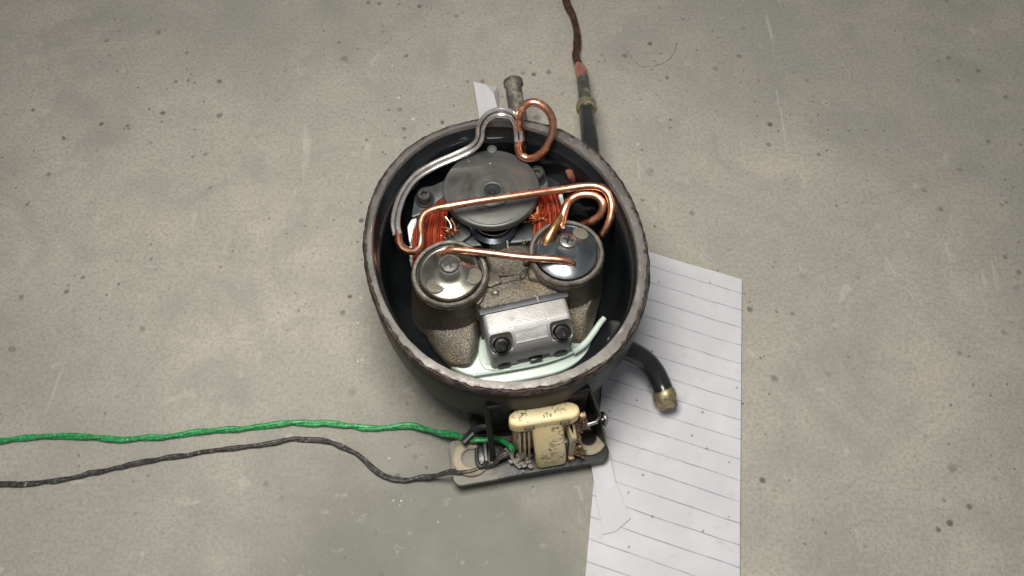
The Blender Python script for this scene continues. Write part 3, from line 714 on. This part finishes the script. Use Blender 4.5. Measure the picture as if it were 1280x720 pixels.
# sloping ridge between the bolt pockets
bm = bmesh.new()
ridge = [(-0.0106, -0.0152, 0.0003), (0.0104, -0.0152, 0.0005), (0.0104, -0.0234, -0.0056), (-0.0106, -0.0234, -0.0056)]
top = [HM @ Vector(p) for p in ridge]; low = [HM @ Vector((p[0]*1.04, p[1]-(0.001 if i > 1 else 0), -0.020)) for i, p in enumerate(ridge)]
loft(bm, [low, top]); bmesh.ops.bevel(bm, geom=list(bm.edges), offset=0.0011, segments=2, affect='EDGES'); jitter(bm, 0.0002, 400, 2)
obj('head_ridge', bm, M_alubright, head, angle=50)
bm = bmesh.new(); box(bm, HM @ T(Vector((-0.001, -0.0148, -0.0002))), 0.024, 0.0013, 0.0009, 0.0003); jitter(bm, 0.0005, 500, 3); obj('casting_flash', bm, M_alubright, head)
for sx in (-1, 1):
    cxp = sx*0.0182
    M = HM @ T(Vector((cxp, -0.0214, -0.0092))) @ axis_to((0, -0.5, 0.86))
    bm = bmesh.new(); lathe(bm, [(0.0047, -0.004), (0.0047, 0.0012), (0.0041, 0.0020), (0.0025, 0.0022), (0.0023, 0.0004), (0, 0.0003)], M, 26)
    b = obj('bolt', bm, M_bolt, head)
    bm = bmesh.new(); box(bm, HM @ T(Vector((cxp, -0.0205, -0.0112))), 0.0128, 0.0058, 0.0012, 0.0003); obj('pocket_shade', bm, M_dark, head)  # dark liner added on the pocket floor in place of its shade
    bm = bmesh.new(); lathe(bm, [(0.0060, -0.004), (0.0061, 0.0), (0.0052, 0.0003)], M, 26); obj('washer', bm, M_dark, b)
    bm = bmesh.new(); lathe(bm, [(0.0042, -0.002), (0.0042, 0.0004), (0.0034, 0.0008), (0, 0.0008)], HM @ T(Vector((cxp*0.98, -0.0258, -0.0296))) @ axis_to((0, -1, 0.1)), 24); obj('plug', bm, M_dark, head)
bm = bmesh.new(); box(bm, HM @ T(Vector((0.0005, -0.0246, -0.0290))), 0.0188, 0.0014, 0.0058, 0.0004); obj('slot', bm, M_dark, head)
bm = bmesh.new(); box(bm, HM @ T(Vector((0.002, -0.0262, -0.0292))), 0.008, 0.0030, 0.003, 0.0008); obj('slot_key', bm, M_bolt, head)

# stator, windings, rotor
bm = bmesh.new()
prism(bm, rounded(pxpoly([(512,268),(522,244),(560,232),(596,196),(650,190),(688,206),(704,232),(708,290),(660,302),(545,312),(520,318)], 82), 0.006), 0.050, 0.082, 0.002)
stator = obj('stator', bm, M_lam, pump)
def lug(pts, z): 
    bm = bmesh.new(); prism(bm, rounded(pxpoly(pts, z), 0.002), 0.075, z*0.001, 0.0008); return obj('lug', bm, M_lug, stator)
lug([(518,246),(525,234),(540,232),(562,222),(566,238),(548,250),(530,266),(514,272)], 89)
lug([(640,214),(660,214),(668,206),(678,207),(684,222),(686,236),(664,236),(640,226)], 91)
lug([(560,283),(582,278),(590,292),(572,306),(560,300)], 86)
def stator_screw(px, z, h):
    c = P(*px, z); bm = bmesh.new()
    lathe(bm, [(0.0042, 0), (0.0042, h), (0.0036, h+0.0008), (0.0021, h+0.0008), (0.0019, h-0.002), (0, h-0.002)], T(c), 24); s = obj('screw', bm, M_screw, stator)
    bm = bmesh.new(); lathe(bm, [(0.0062, 0), (0.0062, 0.001), (0.0045, 0.001)], T(c), 24); obj('washer', bm, M_dark, s)
stator_screw((531, 250), 89, 0.0062); stator_screw((671, 223), 91, 0.0062)
bm = bmesh.new(); prism(bm, rounded(pxpoly([(509,283),(514,274),(521,272),(518,290),(514,306),(511,300)], 90), 0.0012), 0.08, 0.090, 0.0006); obj('insulator', bm, M_white, stator)
bm = bmesh.new(); prism(bm, rounded(pxpoly([(511,308),(515,307),(516,325),(512,326)], 88), 0.0008), 0.08, 0.088, 0.0005); obj('insulator', bm, M_white, stator)
bm = bmesh.new(); prism(bm, rounded(pxpoly([(698,243),(703,242),(706,254),(702,256)], 95), 0.0008), 0.08, 0.095, 0.0005); obj('insulator', bm, M_white, stator)
def lerp(a, b, t): return a+(b-a)*t
def winding(top0, top1, mid0, mid1, bot0, bot1, zt, zm, zb, n, layers, rad):
    bm = bmesh.new()
    for L in range(layers):
        for i in range(n):
            t = (i+0.5*(L % 2)+random.uniform(-0.25, 0.25))/n
            j = lambda: random.uniform(-1.6, 1.6)
            a = P(lerp(top0[0], top1[0], t)+j(), lerp(top0[1], top1[1], t)+j(), zt-1.4*L)
            b = P(lerp(mid0[0], mid1[0], t)+j(), lerp(mid0[1], mid1[1], t)+j(), zm-1.5*L-4*(2*t-1)**2+random.uniform(-1.3, 0.9))
            c = P(lerp(bot0[0], bot1[0], t)+j(), lerp(bot0[1], bot1[1], t)+j(), zb-1.4*L)
            tube(bm, catmull([a, a.lerp(b, 0.5)+Vector((0, 0, 0.001)), b, b.lerp(c, 0.5)+Vector((0, 0, 0.001)), c], 4), rad, 5)
    return tag(obj('winding', bm, M_enamel, pump), kind='stuff')
winding((562, 238), (533, 258), (556, 282), (517, 288), (552, 330), (516, 332), 85, 96, 84, 26, 4, 0.00055)
winding((655, 232), (700, 238), (670, 256), (706, 258), (668, 296), (712, 282), 85, 97, 86, 24, 4, 0.00058)
def frayed(cx, cy, z, n, spread):
    bm = bmesh.new()
    for i in range(n):
        a = P(cx+random.gauss(0, spread), cy+random.gauss(0, spread), z-6)
        d = Vector((random.uniform(-1, 1), random.uniform(-1, 1), random.uniform(0.3, 1))).normalized()*random.uniform(0.004, 0.010)
        tube(bm, catmull([a, a+d*0.5+Vector((0.001, 0, 0)), a+d], 3), 0.00042, 5)
    return tag(obj('frayed_wires', bm, M_goldwire, pump), kind='stuff')
frayed(668, 271, 98, 26, 4); frayed(562, 287, 96, 18, 5)
# crank bearing below the disc
c = P(617, 277, 88); bm = bmesh.new(); R_ = 25.5*S(88)
lathe(bm, [(R_*1.25, -0.02), (R_*1.25, -0.002), (R_*1.02, -0.0005), (R_, 0.003), (R_*0.97, 0.0036), (R_*0.9, 0.003), (R_*0.5, 0.003), (0, 0.0035)], T(c), 48); obj('crank_bearing', bm, M_crank, pump)
bm = bmesh.new(); tube(bm, [c+Vector((R_*math.cos(a), R_*math.sin(a), 0.0034)) for a in np.linspace(PI*1.05, PI*1.98, 30)], 0.00035, 6); obj('bearing_edge', bm, M_edge, pump)
bm = bmesh.new(); box(bm, T(P(634.5, 306, 91.5)) @ RZ(5), 0.0009, 0.0055, 0.0009); obj('spring_clip', bm, M_edge, pump)
# counterweight disc, at rest
zc = 103; c = P(614, 236, zc); bm = bmesh.new(); R0 = 65*S(zc)
def disc_poly(scale=1.0):
    out = []
    for j in range(72):
        a = 2*PI*j/72
        south = max(0.0, math.cos(a + PI/2))                      # 1 towards the tray
        out.append((c.x+R0*scale*(1-0.08*south)*math.cos(a), c.y+R0*scale*(1-0.08*south)*math.sin(a)))
    return out
prism(bm, disc_poly(), zc*0.001-0.005, zc*0.001, 0.0012)
disc = obj('rotor_disc', bm, M_rotor, pump, angle=50); tag(disc, 'grey steel balance disc on the crankshaft')
hc = P(615.5, 240, zc); bm = bmesh.new()
lathe(bm, [(25*S(zc), -0.001), (24.5*S(zc), 0.0008), (15*S(zc), 0.0016), (13.5*S(zc), 0.0019), (11.5*S(zc), 0.0017), (10.5*S(zc), -0.0004), (0, -0.0005)], T(hc), 44); obj('hub', bm, M_rotor, disc)
bm = bmesh.new(); lathe(bm, [(10.4*S(zc), 0.0002), (5*S(zc), 0.0002), (3.8*S(zc), 0.0009), (0, 0.0011)], T(hc), 24); obj('shaft_end', bm, M_lam, disc)
bm = bmesh.new(); lathe(bm, [(0.0030, -0.001), (0.0030, 0.0006), (0.0019, 0.0008), (0.0017, 0.0002), (0, 0.0002)], T(P(615, 187, zc)), 20); obj('balance_rivet', bm, M_lug, disc)
for px in ((586, 201), (613, 204)):
    bm = bmesh.new(); lathe(bm, [(0.0008, -0.001), (0.0007, 0.0003), (0, 0.0005)], T(P(*px, zc)), 12); obj('balance_pip', bm, M_edge, disc)
bm = bmesh.new(); tube(bm, catmull([P(616, 208.5, zc+0.1), P(624, 212, zc+0.1), P(632, 215, zc+0.1)], 4), 0.0004, 6); obj('scratch_ridge', bm, M_lug, disc)
bm = bmesh.new(); tube(bm, [c+Vector((0.055*0.42*math.cos(a), 0.055*0.42*math.sin(a)-0.003, 0.0)) for a in np.linspace(PI*1.3, PI*1.7, 14)], 0.0003, 6); obj('turned_groove', bm, M_lug, disc)
# wall bracket at the rear, copper stub on the inner wall
bm = bmesh.new(); box(bm, T(P(624, 167, 106)), 0.026, 0.005, 0.006, 0.001); br = obj('rear_bracket', bm, M_dark, pump)
bm = bmesh.new(); box(bm, T(P(619, 172, 109.4)) @ RZ(2), 0.0100, 0.0008, 0.0008); obj('bracket_glint', bm, M_edge, br)
bm = bmesh.new(); tube(bm, catmull([P(718, 226, 90), P(714, 220, 97), P(711.5, 213, 101)], 4), 0.0024, 12); obj('copper_stub', bm, M_redcu, pump)

# copper tubes
def px_tube(name, pts, r, mat, parent=pump, n=7, segs=14, rfun=None):
    path = [p + mnoise.noise_vector(p*35)*0.00022 for p in catmull([P(*p) for p in pts], n)]
    bm = bmesh.new(); tube(bm, path, r, segs, True, rfun); jitter(bm, 0.00008, 260, len(pts)); return obj(name, bm, mat, parent)
R_T = 0.00215
# spring sleeved line: two steel ridges with a dark seam
sl = [(497,294,99),(494.5,280,100),(497,262,101),(505,241,102),(519,222,103),(543,207,104),(570,195.5,106),(590,185.5,109),(599,175,114),(601,161,121),(606,150,128),(615,143,133),(627,140.5,135),(639,144,133),(646,154,127),(648,168,120),(648.5,177,116)]
slw = catmull([P(*p) for p in sl], 7)
sleeve = px_tube('steel_sleeve', sl, 0.0012, M_groove)
view = [ (CAM-p).normalized() for p in slw ]
for sgn in (-1, 1):
    pts = []
    for i, p in enumerate(slw):
        t = (slw[min(i+1, len(slw)-1)]-slw[max(i-1, 0)]).normalized()
        s = t.cross(Vector((0, -0.45, 0.9))).normalized()
        pts.append(p + s*0.00165*sgn + Vector((0, -0.0003, 0.0008)))
    bm = bmesh.new(); tube(bm, pts, 0.00130, 10); obj('sleeve_strand', bm, M_sleeve, sleeve)
lp = [(648.5,174,117),(648,184,112),(651,193,108),(660,197.5,107),(671,195,110),(682,185,116),(690,168,124),(690.5,150,132),(683,136,138),(671,128.5,141),(660,129,140),(652,137,136),(649.5,150,130),(651,165,120),(652,178,110),(654,190,101)]
px_tube('discharge_loop', lp, 0.0025, M_copper)
main = [(497,290,99),(498.5,302,99),(505,311,99),(516,314,100),(524,308,102),(526,295,105),(525.5,280,109),(530,268,112),(543,261,114),(562,257.5,115),(600,251,115),(650,244,114),(700,237,113),(730,232.5,114),(746,233,114),(757,238,114),(763,248,112),(765,262,109),(761,279,104),(753,294,97)]
px_tube('discharge_tube', main, 0.0024, M_copper)
px_tube('return_loop', [(701,284,101.5),(704,270,103),(708,258,105),(715,248.5,106),(727,243,108),(741,243.5,109),(751,249,109),(754.5,258,107),(751,268,103),(741,276,98),(728,282,92)], 0.0027, M_copper)
px_tube('suction_stub', [(682,306,97.5),(686,297,100.5),(692,286,102.5),(699,276,103),(705,266,103)], 0.0034, M_brown, rfun=lambda t: 1.1-0.38*t)
bm = bmesh.new(); lathe(bm, [(0.0048, -0.001), (0.0044, 0.0006), (0.0034, 0.0012)], T(P(682, 306, 98.3)), 22); obj('solder_collar', bm, M_emboss, pump)
px_tube('bridge_tube', [(556,322,97),(557,316,100.5),(563,313,102.5),(573,312.5,103.5),(600,315,104.5),(650,321,105),(688,323.5,104.5),(705,325.5,103.5),(714,329,101.5),(718.5,335,98)], 0.0022, M_copper, rfun=lambda t: 1.12 if t < 0.12 else 1.0)
bm = bmesh.new(); lathe(bm, [(0.0044, -0.001), (0.0040, 0.0006), (0.0026, 0.0014)], T(P(718.5, 335, 98.6)), 22); obj('solder_collar', bm, M_redcu, pump)
bm = bmesh.new(); lathe(bm, [(0.0044, -0.001), (0.0040, 0.0006), (0.0026, 0.0014)], T(P(556, 322, 98.2)), 22); obj('solder_collar', bm, M_brown, pump)

# ------------------------------------------------------------------ starter relay on the shell's side
rA, rB = P(634, 513, 92), P(722, 499, 92)
rdir = (rB-rA).normalized(); rang = math.degrees(math.atan2(rdir.y, rdir.x)); rw = (rB-rA).length
rc = (rA+rB)/2
relay = thing('starter_relay', 'aged cream plastic starter relay with grimy front on the black bracket', 'relay', (rc.x, rc.y-0.008, 0.0387))
RM = T(Vector((rc.x, rc.y, 0))) @ RZ(rang)      # x along the relay, -y towards the viewer
def rp(pts, z0, z1, bev, name, mat, parent, r=0.003):
    bm = bmesh.new(); prism(bm, rounded(pts, r), z0, z1, bev, RM); return obj(name, bm, mat, parent, angle=50)
h2 = rw/2
hood = rp([(-h2, -0.003), (-h2+0.0045, 0.0), (h2-0.0045, 0.0), (h2, -0.003), (h2, -0.0078), (h2-0.004, -0.0100), (-h2+0.004, -0.0100), (-h2, -0.0078)], 0.0815, 0.092, 0.0018, 'hood', M_cream, relay, 0.0026)
rp([(-0.0175, -0.0005), (0.0175, -0.0005), (0.0175, -0.0088), (-0.0175, -0.0088)], 0.044, 0.0820, 0.0, 'body', M_creamdirty, relay, 0.002)
# front tongue, fuller towards the bottom
bm = bmesh.new(); secs = []
for z, y, hwid in ((0.0392, -0.0165, 0.0082), (0.0398, -0.0200, 0.0088), (0.0415, -0.0207, 0.0090), (0.050, -0.0203, 0.0090), (0.062, -0.0180, 0.0090), (0.075, -0.0138, 0.0090), (0.0838, -0.0104, 0.0090), (0.0845, -0.0098, 0.0090)):
    secs.append([RM @ Vector((x+0.0016+(0.0800-z)*0.05, yy, z)) for x, yy in ((-hwid, -0.007), (-hwid, y+0.0022), (-hwid+0.0008, y+0.0007), (-hwid+0.0024, y), (hwid-0.0024, y), (hwid-0.0008, y+0.0007), (hwid, y+0.0022), (hwid, -0.007))])
loft(bm, secs); obj('front_tongue', bm, M_cream, relay, angle=40)
for x in (-0.0145, -0.0118, -0.0092):
    bm = bmesh.new(); box(bm, RM @ T(Vector((x, -0.0108, 0.061))) @ Matrix.Rotation(-0.16, 4, 'X'), 0.0012, 0.0050, 0.034, 0.0003); obj('rib', bm, M_creamdirty, relay)
rp([(0.0128, -0.008), (0.0176, -0.008), (0.0172, -0.0175), (0.0140, -0.0175)], 0.0405, 0.078, 0.002, 'side_arm', M_creamdirty, relay, 0.001)
bm = bmesh.new(); box(bm, RM @ T(Vector((0.0120, -0.0135, 0.055))), 0.0026, 0.0045, 0.022, 0.0004); obj('side_gap', bm, M_dark, relay)
bm = bmesh.new(); box(bm, RM @ T(Vector((0.0156, -0.0175, 0.0415))), 0.0040, 0.0035, 0.005, 0.0008); obj('terminal_foot', bm, M_rustbrass, relay)
def on_hood(px, z=86.0): return P(*px, z)
for px in ((659.5, 523), (703.5, 514)):
    p = P(*px, 86)
    bm = bmesh.new()
    for (dx, dz, sx, sz) in ((0, 0.0024, 0.0052, 0.00035), (0, -0.0024, 0.0052, 0.00035), (-0.0026, 0, 0.00035, 0.0048), (0.0026, 0, 0.00035, 0.0048)):
        box(bm, RM @ T(Vector(((RM.inverted() @ p).x+dx, -0.0101, 0.0868+dz))), sx, 0.0006, sz)
    obj('square_mark', bm, M_ink, relay)
fc = bpy.data.curves.new('moulded_letters', 'FONT'); fc.body = 'sTe'; fc.size = 0.0036; fc.extrude = 0.0002; fc.align_x = 'CENTER'
fo = bpy.data.objects.new('tmp', fc); COL.objects.link(fo)
dg = bpy.context.evaluated_depsgraph_get(); tm = bpy.data.meshes.new_from_object(fo.evaluated_get(dg)); bpy.data.objects.remove(fo)
tm.transform(RM @ T(Vector((0.0015, -0.0075, 0.0921)))); tm.materials.clear(); tm.materials.append(M_ink)
lt = bpy.data.objects.new('moulded_letters', tm); COL.objects.link(lt); lt.parent = relay; lt.matrix_parent_inverse = WM[relay.name].inverted()
# terminals on the right side
for (px, z, sx, sy, sz, rz) in (((727.5, 522), 70, 0.0042, 0.003, 0.011, 12), ((730.5, 529), 64, 0.0034, 0.0026, 0.009, 8)):
    bm = bmesh.new(); box(bm, T(P(*px, z)) @ RZ(rz), sx, sy, sz, 0.0006); jitter(bm, 0.0003, 400, 1); obj('terminal', bm, M_rustbrass, relay)
bm = bmesh.new()
for i in range(26):
    t = i/25; p = P(lerp(719, 725, t)+random.uniform(-2.5, 2.5), lerp(532, 570, t)+random.uniform(-2, 2), lerp(62, 44, t))
    d = Vector((random.uniform(-1, 1), random.uniform(-1, 1), random.uniform(-0.6, 1))).normalized()*0.0035
    tube(bm, [p-d, p+Vector((0.0005, 0, 0.0006)), p+d], 0.0007, 6)
tag(obj('corroded_terminals', bm, M_rustbrass, relay), kind='stuff')
# left terminals, fluff and dirt lumps
for i, (px, z, L, rz) in enumerate((((644, 548), 62, 0.014, 8), ((649, 554), 58, 0.016, -6), ((655, 561), 52, 0.014, 20))):
    bm = bmesh.new(); box(bm, T(P(*px, z)) @ RZ(rz), 0.0022, 0.0034, L, 0.0005); obj('terminal', bm, M_creamdirty, relay)
bm = bmesh.new()
for i in range(46):
    p = P(652+random.gauss(0, 6), 577+random.gauss(0, 4.5), random.uniform(40, 45)); s = random.uniform(0.0006, 0.0019)
    r = bmesh.ops.create_icosphere(bm, subdivisions=1, radius=s)
    for v in r['verts']: v.co = Vector((v.co.x*1.5, v.co.y, v.co.z*0.8)) + p
jitter(bm, 0.0010, 330, 5); tag(obj('dirt_lump', bm, M_grime, relay, angle=80), kind='stuff')
bm = bmesh.new()
for pts in ([(641,563,50),(640,571,46),(644,578,44),(650,584,42)], [(655,562,50),(653,570,49),(648,575,46),(645,581,42)], [(632,560,48),(638,568,45),(642,574,42)]):
    tube(bm, catmull([P(*p) for p in pts], 5), 0.0011, 7)
obj('lead_wire', bm, M_grime, relay)

# ------------------------------------------------------------------ wires
def wire(name, pts, r, mat, label, strands=2):
    base = [p + Vector((1, 1, 0.15))*0.0011*mnoise.noise(p*55) + Vector((1, -1, 0))*0.0006*mnoise.noise(p*160) for p in catmull([Pg(*p) for p in pts], 12)]
    bm = bmesh.new(); L = 0.0; acc = [0.0]
    for a, b in zip(base, base[1:]): L += (b-a).length; acc.append(L)
    for s_ in range(strands):
        out = []
        for i, p in enumerate(base):
            t = (base[min(i+1, len(base)-1)]-base[max(i-1, 0)]).normalized()
            side = t.cross(Vector((0, 0, 1))).normalized(); up2 = side.cross(t)
            a = acc[i]/0.026*2*PI*0.5 + 2.2*mnoise.noise(p*40) + s_*2*PI/strands
            out.append(p + (side*math.cos(a)+up2*math.sin(a))*r*0.40)
        tube(bm, out, r*0.80, 8)
    return tag(obj(name, bm, mat), label, 'wire')
wire('green_wire', [(-620,640,2),(-480,590,2),(-330,600,2),(-190,575,2),(-60,560,2),(60,545,2),(170,548,2),(270,538,2),(350,530,2),(400,529,2),(438,531.5,2),(458,534,2),(480,535,2),(508,533.5,3),(530,537,5),(550,541,9),(568,543,15),(580,547,20),(594,550,22),(606,550,22),(620,549,24),(632,553,28),(642,561,30)], 0.0018, M_green, 'green twisted wire running across the concrete to the relay')
wire('black_wire', [(-620,720,1.6),(-460,690,1.6),(-320,640,1.6),(-190,632,1.6),(-60,612,1.6),(80,598,1.6),(200,574,1.6),(300,559,1.6),(365,550,1.6),(408,552,1.6),(438,563,1.6),(452,573,1.6),(466,586,1.8),(482,596,2),(502,600,2),(522,599,3),(542,595,6),(560,591.5,13),(580,590.5,16),(598,586,16),(612,580,17.5),(624,573,22),(634,566,24)], 0.0015, M_blackwire, 'thin dusty black wire lying curved on the concrete')

# ------------------------------------------------------------------ papers
def sheet(name, corners, nx, ny, amp, mat, zbase, seed, parent=None):
    """corners: four floor points (tl, tr, br, bl); a thin, slightly wavy sheet with thickness"""
    bm = bmesh.new(); g = []
    tl, tr, br, bl = corners
    for lay in (0, 1):
        rows = []
        for j in range(ny+1):
            row = []
            for i in range(nx+1):
                u, v = i/nx, j/ny
                p = (tl*(1-u)+tr*u)*(1-v) + (bl*(1-u)+br*u)*v
                h = G*0.001 + zbase + amp*(0.5+0.5*(0.6*mnoise.noise(Vector((p.x*16, p.y*16, seed))) + 0.8*abs(mnoise.noise(Vector((p.x*22+p.y*9, p.y*14, seed+4)))) - 0.2)) + 0.0002*lay
                row.append(bm.verts.new(Vector((p.x, p.y, h))))
            rows.append(row)
        g.append(rows)
    for lay in (0, 1):
        for j in range(ny):
            for i in range(nx):
                q = (g[lay][j][i], g[lay][j][i+1], g[lay][j+1][i+1], g[lay][j+1][i]); bm.faces.new(q if lay else q[::-1])
    loop = [(0, i) for i in range(nx)] + [(j, nx) for j in range(ny)] + [(ny, i) for i in range(nx, 0, -1)] + [(j, 0) for j in range(ny, 0, -1)]
    for a, b in zip(loop, loop[1:]+loop[:1]):
        bm.faces.new((g[0][a[0]][a[1]], g[0][b[0]][b[1]], g[1][b[0]][b[1]], g[1][a[0]][a[1]]))
    return obj(name, bm, mat, parent, angle=60)
tl = Pg(768, 305, 0)
ra = math.radians(RULE_ANG); ex = Vector((math.cos(ra), math.sin(ra), 0)); ey = Vector((math.sin(ra), -math.cos(ra), 0))
edge_dir = (Pg(742, 600, 0)-tl).normalized()
SW, SH = 0.090, 0.235
pa = sheet('ruled_paper', (tl, tl+ex*SW, tl+ex*SW+edge_dir*SH, tl+edge_dir*SH), 30, 60, 0.0034, M_ruled, 0.0003, 2.0)
tag(pa, 'white ruled notebook sheet lying half under the compressor shell', 'paper')
f0, f1, f2, f3 = Pg(739, 572, 2.5), Pg(762, 570, 5), Pg(786, 648, 4), Pg(754, 670, 2.5)
bm = bmesh.new()
top = [Pg(737,568,4.0), Pg(761,566,6.0), Pg(769,602,7.0), Pg(788,648,3.4), Pg(770,664,3.0), Pg(754,668,3.0), Pg(746,625,4.2)]
cen = Pg(760, 615, 7.0)
vt = [bm.verts.new(p) for p in top]; vc = bm.verts.new(cen); vb = [bm.verts.new(p-Vector((0, 0, 0.0004))) for p in top]
for i in range(len(vt)):
    j = (i+1) % len(vt); bm.faces.new((vt[i], vt[j], vc)); bm.faces.new((vt[i], vb[i], vb[j], vt[j]))
bm.faces.new(vb[::-1])
fl = obj('folded_paper', bm, M_plain, smooth=False); tag(fl, 'blank folded white paper strip lying over the edge of the ruled sheet', 'paper')
# scrap standing behind the shell
bm = bmesh.new()
sp = [Pg(592,102,9), Pg(607,106,13), Pg(621,109,7), Pg(623,140,4), Pg(612,146,1), Pg(600,152,0.5)]
sv = [bm.verts.new(p) for p in sp] 
mid = bm.verts.new(Pg(617, 117, 13)); m2 = bm.verts.new(Pg(609, 132, 7))
for f in ((sv[0], sv[1], m2), (sv[1], mid, m2), (sv[1], sv[2], mid), (sv[2], sv[3], mid), (mid, sv[3], m2), (sv[3], sv[4], m2), (sv[4], sv[5], m2), (sv[5], sv[0], m2)): bm.faces.new(f)
so = obj('paper_scrap', bm, M_plain, smooth=False); tag(so, 'small crumpled white paper scrap behind the cut rim beside the short pipe stub', 'paper')
md = so.modifiers.new('thickness', 'SOLIDIFY'); md.thickness = 0.0003
# hair-thin thread on the floor
bm = bmesh.new()
tube(bm, catmull([Pg(x, y, 0.5) for x, y in ((776,56),(784,64),(792,74),(800,82),(812,83),(826,80),(836,74),(843,64),(846,52))], 6), 0.00028, 5)
tag(obj('thread', bm, M_grime), 'hair thin thread curling on the bare concrete past the burnt pipe', 'thread')

# set the finished layout down so that the floor lies at z = 0
for o in list(scene.objects):
    if o.parent is None and o.type in ('MESH', 'EMPTY'): o.location.z -= G*0.001
